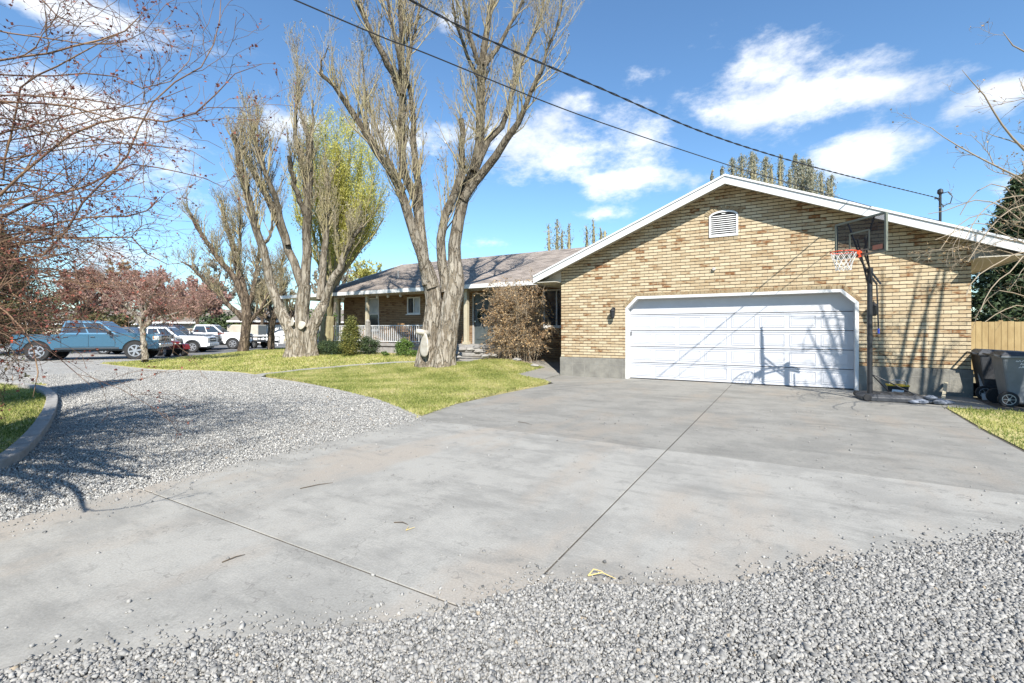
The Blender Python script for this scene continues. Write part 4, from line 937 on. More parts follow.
# --- the large many-limbed tree on the left lawn
t6 = 21.0; bx = P(300, 358, t6)
T6 = tree('poplar_tree', (bx.x, bx.y, float(H(bx.x, bx.y))), 'broad pale tree with many pruned upright limbs and flared scarred trunk, left of the porch')
tr = NM(); 
for path, rr, sd in (([(301, 361), (301, 345), (300, 332), (297, 322)], [9, 7.6, 7.0, 5], 3), ([(291, 361), (292, 347), (292, 335), (286, 322), (279, 308)], [6.5, 5.6, 5.8, 5.6, 4.8], 5), ([(312, 361), (311, 347), (311, 332), (317, 318), (324, 304)], [6.5, 5.6, 5.8, 5.5, 4.6], 6), ([(301, 361), (302, 340), (302, 318), (303, 300), (305, 284)], [5.5, 5.6, 6.4, 6.2, 5.6], 7)):
    v, q = stem([P(u, vv, t6 + {3: 0, 5: -.1, 6: -.1, 7: -.1}[sd]) for u, vv in path], [x / F_PX * t6 for x in rr], flare=.35, seed=sd, lobes=5); tr.add(v, quads=q)
LB = []
def lb(pts, r, dt=0, t0=t6): LB.append(px_limb(pts, [x * .95 if x < 3.2 else 3.0 + (x - 3.2) * .36 for x in r], t0, dt))
lb([(284, 318), (276, 300), (270, 280), (266, 260), (262, 244), (254, 224), (250, 205), (248, 196), (243, 176), (238, 152), (233, 134)], [7.5, 6.8, 5.8, 5.4, 5, 4.5, 4.2, 3.8, 3.4, 3, 2], -.8)
lb([(302, 285), (298, 274), (292, 258), (286, 242), (280, 226), (275, 214), (267, 196), (256, 178), (246, 155), (240, 140)], [7.5, 6.5, 6, 5.6, 5, 4.6, 4, 3.2, 2.5, 1.6], .8)
lb([(288, 245), (280, 215), (276, 198), (270, 184), (262, 165), (255, 142), (250, 120)], [3.6, 3, 2.8, 2.5, 2.2, 1.8, .9], -1)
lb([(304, 290), (306, 262), (307, 233), (308, 205), (309, 180), (309, 155), (309, 134)], [9, 7.5, 6.5, 6, 5.4, 5, 4], 0)
lb([(308, 200), (303, 168), (298, 148), (295, 130), (297, 92), (297, 58)], [4.2, 3.4, 2.8, 2, 1.4, .5], .5)
lb([(305, 215), (296, 190), (291, 172), (289, 156)], [3, 2.6, 2.4, 2.2], -1)
lb([(324, 306), (328, 290), (334, 278), (340, 268), (347, 250), (353, 238), (362, 226)], [7.5, 5.6, 4.6, 4, 3.3, 2.6, 1.6], -.7)
lb([(320, 300), (322, 280), (323, 262), (326, 240), (327, 215), (330, 185)], [6, 5, 4.2, 3.4, 2.4, 1.4], .6)
lb([(262, 246), (270, 236), (273, 220)], [2, 1.4, 1], 0)
lb([(310, 138), (313, 120), (313, 100)], [1.8, 1.2, .6], 0); lb([(308, 140), (303, 122), (299, 104)], [1.8, 1.2, .6], 0)
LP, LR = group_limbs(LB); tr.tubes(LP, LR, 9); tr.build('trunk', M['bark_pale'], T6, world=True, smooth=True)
cr = NM(); hi = LP[:, 5:], LR[:, 5:]
a1, r1 = sprout(*hi, 220, (.8, 2.6), smin=.1, fwd=.7, side=.75, up=.8, curve=1.0, r=(.4, .25), n=7, rmax=.035)
a2, r2 = sprout(a1, r1, 1800, (.4, 1.3), smin=.15, fwd=.7, side=.65, up=.6, curve=.8, r=(.55, .4), n=5, rmax=.012); r2 = np.maximum(r2, .005)
a3, r3 = sprout(a2, r2, 3200, (.15, .55), smin=.2, fwd=.6, side=.5, up=.4, curve=.4, r=(.7, .6), n=3); r3 = np.maximum(r3, .0038)
cr.tubes(a1, r1, 5); cr.tubes(a2, r2, 4); cr.tubes(a3, r3, 3); cr.cards(on_twigs(a3, 9000, .3), rng.uniform(.018, .040, 9000), 1, aspect=2.4)
cr.build('crown', [M['twig_grey'], M['bud_grey']], T6, world=True)
scar(292, 322, t6 - .37, 4.0, 4.6, T6, (-.3, -1, .1), .01); scar(301, 325, t6 - .44, 5.4, 4.2, T6, (.1, -1, .1), .01)

# --- yellow-green willow behind it
t7 = 24.0; bx = P(326, 352, t7)
T7 = tree('willow_tree', (bx.x, bx.y, .2), 'yellow-green budding willow with upright plumes behind the broad pale tree')
LB = []
for (u, v, w, d) in ((292, 190, 2, .6), (300, 155, 2, -.6), (312, 140, 2.5, 1), (325, 130, 3, 0), (337, 132, 3, .8), (350, 142, 3, -.8), (362, 152, 3, .5), (374, 172, 2.5, -.5), (381, 196, 2.3, .4), (384, 218, 2, -.4), (345, 170, 2.5, -1.2), (330, 185, 2.5, 1.4), (360, 205, 2.5, -1.2), (318, 175, 2.5, 1.3), (372, 240, 1.6, .7), (340, 150, 2, -1.4)):
    um = 333 + (u - 333) * .42; LB.append(px_limb([(329, 318), (331, 290), (um, 258), (333 + (u - 333) * .8, (258 + v) / 2 - 4), (u, v)], [3.2, 2.4, w * .6, w * .4, .4], t7, d * 1.6))
LP, LR = group_limbs(LB); tr = NM(); tr.tubes(LP, LR, 8); v, q = stem([P(326, 356, t7), P(327, 335, t7), P(329, 316, t7)], [.42, .36, .3], flare=.2, seed=9); tr.add(v, quads=q)
tr.build('trunk', M['bark_olive'], T7, world=True, smooth=True)
cr = NM()
a1, r1 = sprout(LP, LR, 420, (.8, 2.3), smin=.35, fwd=.6, side=.55, up=.7, curve=1.1, r=(.4, .3), n=6, rmax=.03)
a2, r2 = sprout(a1, r1, 4200, (.5, 1.4), smin=.1, fwd=.7, side=.55, up=.6, curve=.7, r=(.5, .4), n=5, rmax=.012); r2 = np.maximum(r2, .006)
cr.tubes(a1, r1, 4, 1, tint=rng.random(len(a1)) * .4); cr.tubes(a2, r2, 3, 1, tint=rng.random(len(a2)))
c = on_twigs(a2, 40000, .0, .17); cr.cards(c, rng.uniform(.024, .05, len(c)), 1, aspect=2.8, align=np.array([0, 0, .8]))
cr.build('crown', [M['twig_grey'], M['willow_leaf']], T7, world=True)

# --- middle distance bare trees by the parked vehicles
def bare_tree(name, label, traces, t, bark, twigm, budm, n1=160, n2=1400, n3=2500, L1=(.8, 2), L2=(.4, 1.1), up=.6, buds=3000, bs=(.03, .06), seed=3, rmin=.006, group=None, side=.55, base=None, smin=.25):
    LB = [px_limb(p_, r_, t, d_) for p_, r_, d_ in traces]; LP, LR = group_limbs(LB); b0 = LB[0][0][0]
    T = tree(name, (b0[0], b0[1], base if base is not None else float(H(b0[0], b0[1]))), label, group); tr = NM(); tr.tubes(LP, LR, 9)
    tr.build('trunk', bark, T, world=True, smooth=True); cr = NM()
    a1, r1 = sprout(LP[1:], LR[1:], n1, L1, smin=smin, fwd=.7, side=side, up=up, curve=up * 1.2, r=(.45, .3), n=6, rmax=.04)
    a2, r2 = sprout(a1, r1, n2, L2, smin=.15, fwd=.7, side=side, up=up * .7, curve=up, r=(.55, .4), n=5, rmax=.014); r2 = np.maximum(r2, rmin)
    cr.tubes(a1, r1, 5); cr.tubes(a2, r2, 3); src = a2
    if n3:
        a3, r3 = sprout(a2, r2, n3, (L2[0] * .4, L2[1] * .5), smin=.2, fwd=.6, side=side + .1, up=up * .5, curve=.3, r=(.7, .6), n=3); r3 = np.maximum(r3, rmin * .75); cr.tubes(a3, r3, 3); src = a3
    if buds: cr.cards(on_twigs(src, buds, .2, .04), rng.uniform(bs[0], bs[1], buds), 1, aspect=1.8)
    cr.build('crown', [twigm, budm], T, world=True); return T
bare_tree('bare_tree', 'grey-brown bare tree with upright swept limbs, its trunk beside the white pickup', [
    ([(243, 351), (245, 335), (247, 322), (246, 305)], [5.5, 4.4, 4.4, 4.4], 0),
    ([(247, 318), (245, 298), (241, 280), (236, 262), (231, 240), (225, 218), (221, 200)], [4.6, 4, 3.4, 3, 2.4, 1.7, .6], .5),
    ([(245, 305), (238, 284), (228, 270), (218, 258), (206, 240), (196, 226), (190, 212)], [3.6, 3, 2.6, 2.4, 2.0, 1.5, 1], -1.5),
    ([(243, 320), (232, 308), (218, 294), (206, 282), (192, 268), (182, 262)], [2.8, 2.4, 2, 1.6, 1.2, .6], -1.0),
    ([(246, 312), (252, 294), (256, 275), (258, 255), (260, 235)], [2.8, 2.3, 1.8, 1.3, .6], 1.2),
    ([(236, 262), (240, 240), (240, 215), (238, 195)], [2, 1.5, 1, .5], .8),
    ([(247, 325), (256, 315), (263, 305), (270, 290)], [2.3, 1.8, 1.4, .8], .3)], 29.0, M['bark_brown'], M['twig_grey'], M['bud_grey'], n1=150, n2=1300, n3=2400, buds=3000, L1=(.8, 2.4), up=.55, side=.75)
bare_tree('bare_tree', 'small gnarled grey tree with a thin trunk, left of the broad flared trunk', [
    ([(271, 349), (271, 335), (272, 322), (274, 315)], [3.6, 3.2, 3.1, 3.0], 0),
    ([(274, 318), (269, 306), (262, 298), (256, 290)], [3, 2.4, 1.8, 1], .4),
    ([(274, 318), (280, 302), (282, 290), (281, 272), (284, 255)], [3, 2.4, 2, 1.4, .6], .6),
    ([(272, 322), (262, 313), (255, 311), (246, 304)], [2.4, 1.8, 1.4, .6], -.5),
    ([(274, 316), (276, 300), (270, 285), (268, 265)], [2.6, 2, 1.4, .5], 1.)], 32.0, M['bark_brown'], M['twig_grey'], M['bud_grey'], n1=120, n2=1100, n3=1500, buds=2000, L1=(.8, 1.8), up=.35, side=.8)
bare_tree('flowering_tree', 'small reddish budding tree with a pale straight trunk in front of the blue pickup', [
    ([(145, 361), (144, 345), (143, 333), (143, 325)], [3.3, 2.5, 2.3, 2.5], 0),
    ([(143, 328), (137, 316), (128, 307), (112, 298), (95, 290), (78, 284)], [2.2, 1.9, 1.5, 1.2, .9, .5], -1.2),
    ([(143, 328), (152, 320), (162, 312), (168, 303), (178, 292)], [2.2, 1.7, 1.3, .9, .5], .8),
    ([(143, 326), (143, 312), (139, 298), (134, 280), (132, 276)], [2.2, 1.7, 1.3, .9, .5], .9),
    ([(143, 318), (150, 300), (158, 285), (160, 279)], [1.9, 1.4, 1, .5], -1.1),
    ([(128, 307), (118, 290), (104, 276), (92, 268)], [1.4, 1, .7, .4], .7),
    ([(152, 320), (172, 314), (190, 306), (205, 300)], [1.4, 1, .7, .4], -.9)], 20.5, M['bark_pale'], M['twig_rose'], M['blossom'], n1=130, n2=1300, n3=2400, buds=6000, bs=(.022, .048), L1=(.4, 1.1), L2=(.25, .65), up=.08, side=.9, base=.05)
# row of rosy budding trees beyond the car park
def round_bare(name, label, u, v0, v1, t, w, bark, tw, bud, nb=9000, group=None, bs=.08, base_v=345, tr_r=.16, n1=90, n2=900, up=.3):
    tx = []; b0 = (u, base_v)
    tx.append(([(u, base_v), (u, (base_v + v0) / 2), (u, v0)], [tr_r * F_PX / t] * 3, 0))
    for k in range(9):
        a = pi * (.08 + .84 * k / 8); hw = w / 2
        tx.append(([(u, v0 + 3), (u - cos(a) * hw * .35, v0 - sin(a) * (v0 - v1) * .35), (u - cos(a) * hw * .72, v0 - sin(a) * (v0 - v1) * .7), (u - cos(a) * hw * .92, v0 - (v0 - v1) * (.22 + .72 * sin(a)))], [tr_r * .6 * F_PX / t, tr_r * .45 * F_PX / t, tr_r * .3 * F_PX / t, tr_r * .1 * F_PX / t], (w / F_PX * t) * .45 * (1 if k % 2 else -1) * sin(a)))
    return bare_tree(name, label, tx, t, bark, tw, bud, n1=n1, n2=n2, n3=0, buds=nb, bs=(bs * .5, bs), L1=(w / F_PX * t * .10, w / F_PX * t * .26), L2=(w / F_PX * t * .05, w / F_PX * t * .14), up=up, rmin=t / F_PX * .14, base=-.05, group=group, side=.8)
GR_ = 'rosy budding trees in a row beyond the parked cars'
round_bare('flowering_tree', 'rosy budding tree beyond the blue pickup, leftmost of the row', 84, 312, 272, 38, 75, M['bark_brown'], M['twig_rose'], M['blossom'], 13000, GR_, .14)
round_bare('flowering_tree', 'rosy budding tree above the bonnet of the blue pickup', 150, 312, 274, 42, 78, M['bark_brown'], M['twig_rose'], M['blossom'], 13000, GR_, .15)
round_bare('flowering_tree', 'pale rosy budding tree behind the white sport utility car', 197, 314, 280, 46, 62, M['bark_brown'], M['twig_rose'], M['blossom'], 11000, GR_, .16)
round_bare('bare_tree', 'taller tan bare tree between the rosy trees', 120, 305, 262, 62, 48, M['bark_brown'], M['twig_grey'], M['dry_leaf'], 5000, None, .2)
round_bare('bare_tree', 'hazy grey bare tree on the skyline behind the white pickup', 214, 305, 262, 66, 52, M['bark_brown'], M['twig_grey'], M['bud_grey'], 4200, None, .2)
round_bare('bare_tree', 'grey bare tree seen through the limbs behind the flatbed trailer', 262, 316, 262, 52, 60, M['bark_brown'], M['twig_grey'], M['bud_grey'], 3500, None, .14)
round_bare('bare_tree', 'pale thick-trunked bare tree beyond the end of the porch', 331, 300, 255, 40, 44, M['bark_pale'], M['twig_grey'], M['bud_grey'], 2500, None, .12, base_v=350, tr_r=.5)
round_bare('bare_tree', 'dark twisted bare tree seen under the side porch roof', 290, 318, 285, 44, 34, M['bark_brown'], M['twig_grey'], M['bud_grey'], 500, None, .12, base_v=349, tr_r=.16)
round_bare('leafing_tree', 'pale green leafing tree behind the left end of the roof', 366, 290, 262, 48, 46, M['bark_olive'], M['twig_grey'], M['willow_leaf'], 2600, None, .17)

def plume_tree(label, base_u, t, plumes, group=None, n=900, bm=None):
    """far poplar: upright plumes of fine grey-green twigs"""
    bp_ = P(base_u, 345, t); T = tree('distant_poplar', (bp_.x, bp_.y, 0), label, group); LB = []
    for (u, v0, v1, w) in plumes: LB.append(px_limb([(base_u + (u - base_u) * .3, 330), (base_u + (u - base_u) * .7, 295), (u, v0), (u, (v0 + v1) / 2), (u + random.uniform(-1, 1), v1)], [3, 2.2, 1.5, 1, .3], t, random.uniform(-2, 2)))
    LP, LR = group_limbs(LB); tr = NM(); tr.tubes(LP, LR, 6); tr.build('trunk', M['bark_olive'], T, world=True, smooth=True); cr = NM()
    for (LBi, (u, v0, v1, w)) in zip(LB, plumes):
        A, r_ = LBi; m = t / F_PX; k = int(n * (v0 - v1) * w / 130); top = A[-1]; bot = A[-8]
        f = rng.random(k) ** 1.15; wd = w * .85 * m * (1 - f ** 2.6 * .8) * (.75 + .45 * np.sin(f * 13 + u) * rng.random(k))
        C = bot[None] * (1 - f[:, None]) + top[None] * f[:, None] + np.stack([rng.normal(size=k) * wd, rng.normal(size=k) * wd, rng.normal(size=k) * m], 1) * np.array([1, 1, 1])
        cr.cards(C, rng.uniform(.45, 1.1, k) * m, 1, aspect=2.4, align=np.array([0, 0, .9]))
        kk = max(8, k // 12); f = rng.random(kk); p0 = bot[None] * (1 - f[:, None]) + top[None] * f[:, None]; sd = rng.normal(size=(kk, 3)) * np.array([1, 1, 0]) * w * .35 * m * (1 - f[:, None] * .8)
        p2 = p0 + sd + np.array([0, 0, 1]) * rng.uniform(4, 10, (kk, 1)) * m * (1.1 - f[:, None]); cr.tubes(np.stack([p0, p0 * .5 + p2 * .5 + sd * .3, p2], 1), np.stack([np.full(kk, .25 * m), np.full(kk, .2 * m), np.full(kk, .1 * m)], 1), 3)
    cr.build('crown', [M['twig_grey'], bm or M['bud_far']], T, world=True); return T
M['bud_far'] = mat('far_buds', (1, 1, 1), .8, tint=[(0, (0.192, 0.200, 0.128)), (.5, (0.304, 0.304, 0.216)), (1, (0.384, 0.368, 0.304))], transl=.3)
PG = 'far poplars showing above the roofs'
plume_tree('pair of thin grey-green poplar plumes above the house roof, left one', 557, 60, [(549, 248, 224, 5), (557, 248, 220, 8), (569, 248, 224, 6), (562, 248, 230, 5)], PG, 500)
plume_tree('small grey-green poplar just touching the white rake board of the garage', 592, 62, [(587, 245, 226, 6), (594, 242, 220, 5), (601, 240, 228, 6), (605, 238, 230, 5)], PG, 500)
plume_tree('wide olive poplar with many plumes behind the garage peak', 745, 58, [(712, 185, 170, 3), (722, 178, 166, 5), (733, 180, 159, 12), (742, 180, 156, 12), (752, 184, 153, 9), (755, 184, 155, 8), (766, 186, 158, 12), (772, 188, 165, 6)], PG, 1600)
plume_tree('narrow single poplar plume right of the garage peak', 781, 60, [(781, 190, 155, 5), (780, 190, 162, 5)], PG, 1500)
plume_tree('dense olive-grey poplar with plumes right of the garage peak', 803, 58, [(790, 192, 170, 7), (796, 192, 155, 9), (803, 194, 160, 14), (809, 194, 160, 11), (812, 196, 170, 9), (822, 198, 173, 9), (832, 200, 175, 6), (828, 200, 178, 5)], PG, 1600)

def foliage(nm, c, rad, n, size, mi=0, clumps=60, shell=.55, squash=None, tint_sh=0.0, aspect=1.5):
    """leaf pieces gathered in clumps through an ellipsoid"""
    d = rng.normal(size=(clumps, 3)); d /= np.linalg.norm(d, axis=1, keepdims=True); rr = (shell + (1 - shell) * rng.random(clumps) ** .6)[:, None]
    cc = d * rr; cc[:, 2] = cc[:, 2]
    if squash: cc[:, :2] *= squash(cc[:, 2])[:, None]
    cc = np.array(c) + cc * np.array(rad); k = rng.integers(0, clumps, n); ct = rng.uniform(-.25, .25, clumps)
    s = min(rad) * .22; Pn = cc[k] + rng.normal(size=(n, 3)) * s * np.array([1, 1, .8]); nm.cards(Pn, rng.uniform(size * .6, size * 1.2, n), mi, tint=np.clip(rng.normal(.5 + tint_sh, .2, n) + ct[k], 0, 1), aspect=aspect)
def conifer(name, label, x, y, z0, h, rad, n, size, m, clumps=300, dense=.35, pts=1.2, lean=0):
    T = tree(name, (x, y, z0), label); tr = NM(); A, r_ = res([(x, y, z0 - .1), (x, y, z0 + h * .5), (x + lean, y, z0 + h * .96)], [.16 * rad / 1.5, .1, .03], 12)
    tr.tubes(A[None], r_[None], 8)
    # drooping branches in whorls
    k = clumps; f = rng.random(k) ** .8; a = rng.uniform(0, 2 * pi, k); R_ = rad * (1 - f) ** (1 / pts) * rng.uniform(.75, 1.08, k) + .1; z = z0 + h * (.05 + .93 * f)
    p0 = np.stack([x + lean * f, y + 0 * f, z], 1); p2 = p0 + np.stack([np.cos(a) * R_, np.sin(a) * R_, R_ * rng.uniform(-.25, .15, k)], 1); pm = (p0 + p2) / 2 + np.array([0, 0, .08]) * R_[:, None]
    BP = np.stack([p0, pm, p2], 1); tr.tubes(BP, np.stack([.02 + .01 * R_, .015 + 0 * R_, .006 + 0 * R_], 1), 4); tr.build('trunk', M['bark_brown'], T, world=True)
    cr = NM(); j = rng.integers(0, k, n); s = rng.random(n) ** dense; w = (.10 + .22 * R_[j] * (1 - .5 * s))
    C = p0[j] * (1 - s[:, None]) + p2[j] * s[:, None] + rng.normal(size=(n, 3)) * w[:, None] * np.array([1, 1, .55]); ct = rng.uniform(-.2, .2, k)
    cr.cards(C, rng.uniform(size * .6, size * 1.3, n), 0, tint=np.clip(rng.normal(.5, .2, n) + ct[j], 0, 1), aspect=2.0); cr.build('crown', [m], T, world=True); return T
# conifers: the near one at the left edge throws the deep shade on the gravel
conifer('juniper_tree', 'dark rust-tinged evergreen at the far left edge beside the kerb', -12.5, 0.6, 0.0, 6.4, 2.0, 60000, .036, M['conifer_rust'], 520, .5, .9)
p = P(-22, 330, 27.5); conifer('juniper_tree', 'tall green and rust evergreen behind the tail of the blue pickup', p.x, p.y, 0, 9.6, 4.6, 90000, .075, M['conifer_rust'], 300, .5, .9)
p = P(1012, 330, 23); conifer('spruce_tree', 'dark green evergreen behind the board fence at the right edge', p.x + .5, p.y, 0, 9.2, 2.9, 42000, .11, M['conifer'], 420, .5, 1.2)
p = P(1085, 330, 27); conifer('spruce_tree', 'second dark evergreen further right behind the fence, mostly out of view', p.x, p.y, 0, 10.5, 3.6, 26000, .13, M['conifer'], 380, .5, 1.2)

# --- near reddish bare tree on the island at the left; the trunk stands outside the frame
def fine_tree(name, label, base, limbs, cat, tw, bud, loc_label=None, n1=150, n2=1500, n3=3000, L1=(.5, 1.4), L2=(.25, .8), up=.1, nb=5000, bs=(.008, .02), bark=None, r1m=.012, wob1=.07):
    T = tree(name, base, label); LP, LR = group_limbs(limbs); tr = NM(); tr.tubes(LP, LR, 8); tr.build('trunk', bark, T, world=True, smooth=True); cr = NM()
    a1, r1 = sprout(LP[1:], LR[1:], n1, L1, smin=.15, fwd=.8, side=.6, up=up, curve=up, r=(.6, .35), n=9, rmax=r1m, wob=wob1); r1 = np.maximum(r1, .0024)
    a2, r2 = sprout(a1, r1, n2, L2, smin=.15, fwd=.7, side=.6, up=up, curve=up, r=(.6, .5), n=6, rmax=.0055, wob=.13); r2 = np.maximum(r2, .0017)
    a3, r3 = sprout(a2, r2, n3, (.05, .25), smin=.15, fwd=.6, side=.7, up=up, curve=.1, r=(.8, .7), n=3); r3 = np.maximum(r3, .0011)
    cr.tubes(a1, r1, 5); cr.tubes(a2, r2, 4); cr.tubes(a3, r3, 3); c = on_twigs(a3, nb, .1, .004); cr.cards(c, rng.uniform(bs[0], bs[1], len(c)), 1, aspect=1.4)
    cr.build('crown', [tw, bud], T, world=True); return T, (LP, LR)
tb = Vector((-7.6, -.7, 0))
LB = [res([tb + Vector((0, 0, -.1)), tb + Vector((.05, .05, .7)), tb + Vector((.1, .1, 1.5))], [.16, .12, .11])]
root = tb + Vector((.1, .1, 1.4))
def near(pts, r, t0, dt=0):
    """limb from the trunk fork into the picture"""
    A = [P(u, v, t0 + dt * i / max(1, len(pts) - 1)) for i, (u, v) in enumerate(pts)]; mid = (root + A[0]) / 2 + Vector((0, 0, .35))
    rr = [r[0] * 1.9, r[0] * 1.35] + list(r); LB.append(res([root, mid] + A, [x / F_PX * t0 * .72 for x in rr], 22))
near([(-60, 260), (-10, 205), (23, 173), (51, 150), (76, 131), (102, 122), (132, 117), (155, 121), (178, 121), (203, 108), (223, 86), (236, 73), (262, 64)], [2.0, 1.8, 1.7, 1.6, 1.6, 1.4, 1.4, 1.3, 1.3, 1.1, .8, .6, .4], 4.0, .5)
near([(-40, 75), (0, 60), (51, 53), (84, 43), (119, 35), (142, 14)], [1.5, 1.4, 1.3, 1.2, 1, .5], 4.3, .2)
near([(30, 260), (80, 205), (112, 173), (131, 150), (140, 125), (152, 104), (163, 88), (180, 80), (195, 74), (207, 58), (216, 38), (220, 18), (221, -5)], [1.4, 1.4, 1.3, 1.2, 1.1, 1, 1, 1, .9, .8, .8, .7, .5], 4.2, .6)
near([(-5, 180), (2, 168), (13, 127), (18, 100), (20, 88), (38, 75), (62, 64), (90, 48), (119, 34)], [1.2, 1.2, 1.2, 1.2, 1.1, 1, .9, .7, .4], 4.6, -.3)
near([(-60, 98), (0, 102), (35, 103), (63, 105), (90, 112), (114, 119)], [1.7, 1.5, 1.4, 1.3, 1.1, .8], 4.0, 0)
near([(-60, 72), (0, 75), (51, 76), (90, 73), (114, 76), (140, 88), (160, 86), (185, 70), (195, 35)], [1.1, 1.1, 1, .9, .8, .8, .7, .6, .4], 4.8, .2)
near([(-70, 235), (0, 217), (28, 204), (51, 197), (89, 185), (114, 172), (135, 164), (178, 172), (200, 176), (228, 190)], [2.0, 1.9, 1.8, 1.6, 1.4, 1.2, 1, .8, .6, .3], 4.4, .7)
near([(-60, 245), (10, 235), (46, 226), (89, 217), (135, 216), (150, 208), (160, 197)], [1.6, 1.5, 1.4, 1.2, 1, .8, .5], 5.0, .4)
near([(-50, 258), (0, 250), (51, 238), (100, 238), (132, 237), (147, 254), (162, 262), (175, 266), (190, 262)], [1.4, 1.3, 1.2, 1.1, 1, .8, .6, .5, .3], 5.2, .4)
near([(-60, 130), (0, 118), (60, 128), (110, 142), (150, 146), (190, 150), (215, 165)], [1.2, 1.1, 1, .9, .7, .5, .3], 5.2, .3)
near([(-70, -20), (-20, -15), (46, -2), (58, 18), (70, 25), (81, 28)], [1.4, 1.2, 1.1, .9, .8, .4], 4.2, 0)
near([(-30, 0), (20, -30), (75, -12), (90, 5), (102, 10), (117, 13)], [1.2, 1, .9, .7, .5, .3], 4.5, 0)
near([(-60, 280), (0, 275), (50, 268), (90, 282), (120, 290), (150, 300)], [1.1, 1, .9, .7, .5, .3], 5.4, .3)
near([(-60, 320), (-10, 300), (9, 315), (23, 329), (34, 350), (38, 368), (37, 383), (33, 397)], [1.1, 1, 1, .9, .8, .8, .7, .4], 3.6, -.1)
near([(-40, 330), (0, 325), (30, 338), (55, 355), (75, 372), (90, 385)], [.9, .8, .8, .6, .5, .3], 4.0, .2)
# limbs reaching other ways from the trunk (outside the picture; they throw the web of shadows on the gravel)
made = 0
while made < 46:
    a = rng.uniform(-1.3, 2.6); l = rng.uniform(1.4, 4.0); d = Vector((cos(a), sin(a), 0)); z1 = rng.uniform(.3, 3.0); e = root + d * l
    if any((root + d * l * f).y > -.214 * (root + d * l * f).x - .25 for f in (.4, .7, 1.0)): continue
    made += 1
    LB.append(res([root, root + d * l * .35 + Vector((0, 0, z1 * .7)), root + d * l * .7 + Vector((rng.uniform(-.2, .2), rng.uniform(-.2, .1), z1)), e + Vector((0, 0, z1 + rng.uniform(-.5, .6)))], [.06, .046, .032, .011], 22))
for k in range(16):                                   # long limbs reaching past the left of the camera
    a = rng.uniform(-.42, .12); l = rng.uniform(3.2, 5.2); d = Vector((cos(a), sin(a), 0)); z1 = rng.uniform(.6, 2.6)
    if (root + d * l).y > -.214 * (root + d * l).x - .3 or (root + d * l).x > -3.0: continue
    LB.append(res([root, root + d * l * .35 + Vector((0, 0, z1 * .7)), root + d * l * .7 + Vector((0, rng.uniform(-.25, .1), z1)), root + d * l + Vector((0, 0, z1 + rng.uniform(-.4, .4)))], [.06, .046, .03, .010], 22))
for k in range(16):                                   # tangle at the left edge
    v0 = rng.uniform(185, 350); ln_ = rng.uniform(45, 110); du = rng.uniform(-.5, .4)
    near([(-70, v0 + 15), (-20, v0), (ln_ * .4, v0 + du * ln_ * .4), (ln_ * .7, v0 + du * ln_ * .8 + rng.uniform(-10, 10)), (ln_, v0 + du * ln_)], [1.3, 1.1, .85, .6, .3], rng.uniform(4.5, 6.5), rng.uniform(-.3, .6))
for k in range(26):                                   # finer limbs entering from the left edge
    v0 = rng.choice([rng.uniform(20, 335), rng.uniform(200, 345)]); ln_ = rng.uniform(90, 210) * (1.15 - v0 / 600); du = rng.uniform(-.35, .30); c_ = rng.uniform(-25, 25)
    near([(-50, v0 - du * 20), (0, v0), (ln_ * .4, v0 + du * ln_ * .4 + c_ * .4), (ln_ * .75, v0 + du * ln_ * .7 + c_ * .3), (ln_, v0 + du * ln_ + rng.uniform(-20, 12))], [1.1, 1.0, .85, .6, .3], rng.uniform(3.8, 6.0), rng.uniform(-.3, .6))
LB = [res([tuple(x) for x in A], list(r_), 22) for A, r_ in LB]
fine_tree('bare_tree', 'near reddish-brown bare tree spreading budding twigs across the left of the sky', tuple(tb), LB, 'tree', M['twig_red'], M['bud_red'], n1=900, n2=5600, n3=12000, nb=30000, bark=M['twig_red'], L1=(.4, 1.6), L2=(.18, .75), up=.02, bs=(.010, .024), r1m=.016, wob1=.13)

# --- thin bare tree at the right edge, its trunk out of view
tb2 = Vector((5.9, 9.6, 0)); LB = [res([tb2 + Vector((0, 0, -.1)), tb2 + Vector((0, 0, 1)), tb2 + Vector((-.1, 0, 2.0))], [.13, .11, .10])]
root = tb2 + Vector((-.1, 0, 1.9))
def near2(pts, r, t0, dt=0):
    A = [P(u, v, t0 + dt * i / max(1, len(pts) - 1)) for i, (u, v) in enumerate(pts)]; rr = [r[0] * 1.8] + list(r); LB.append(res([root] + A, [x / F_PX * t0 * .6 for x in rr], 22))
near2([(1090, 240), (1040, 190), (1020, 178), (1000, 168), (980, 158), (960, 147), (945, 138), (930, 127)], [2.2, 2, 1.6, 1.4, 1.2, 1, .7, .4], 7.2, .3)
near2([(1080, 170), (1040, 160), (1020, 146), (1000, 122), (990, 105), (982, 92), (970, 80), (962, 70)], [2.2, 2, 1.7, 1.4, 1.2, .9, .6, .3], 7.0, -.2)
near2([(1080, 120), (1040, 60), (1020, 52), (1010, 42), (1003, 32)], [1.8, 1.4, 1.1, .8, .4], 7.4, 0)
near2([(1080, 190), (1030, 150), (1015, 142), (1000, 138), (980, 130)], [1.6, 1.3, 1, .7, .3], 7.6, .3)
near2([(1070, 110), (1030, 100), (1022, 85), (1019, 78)], [1.6, 1.2, .8, .3], 7.2, .3)
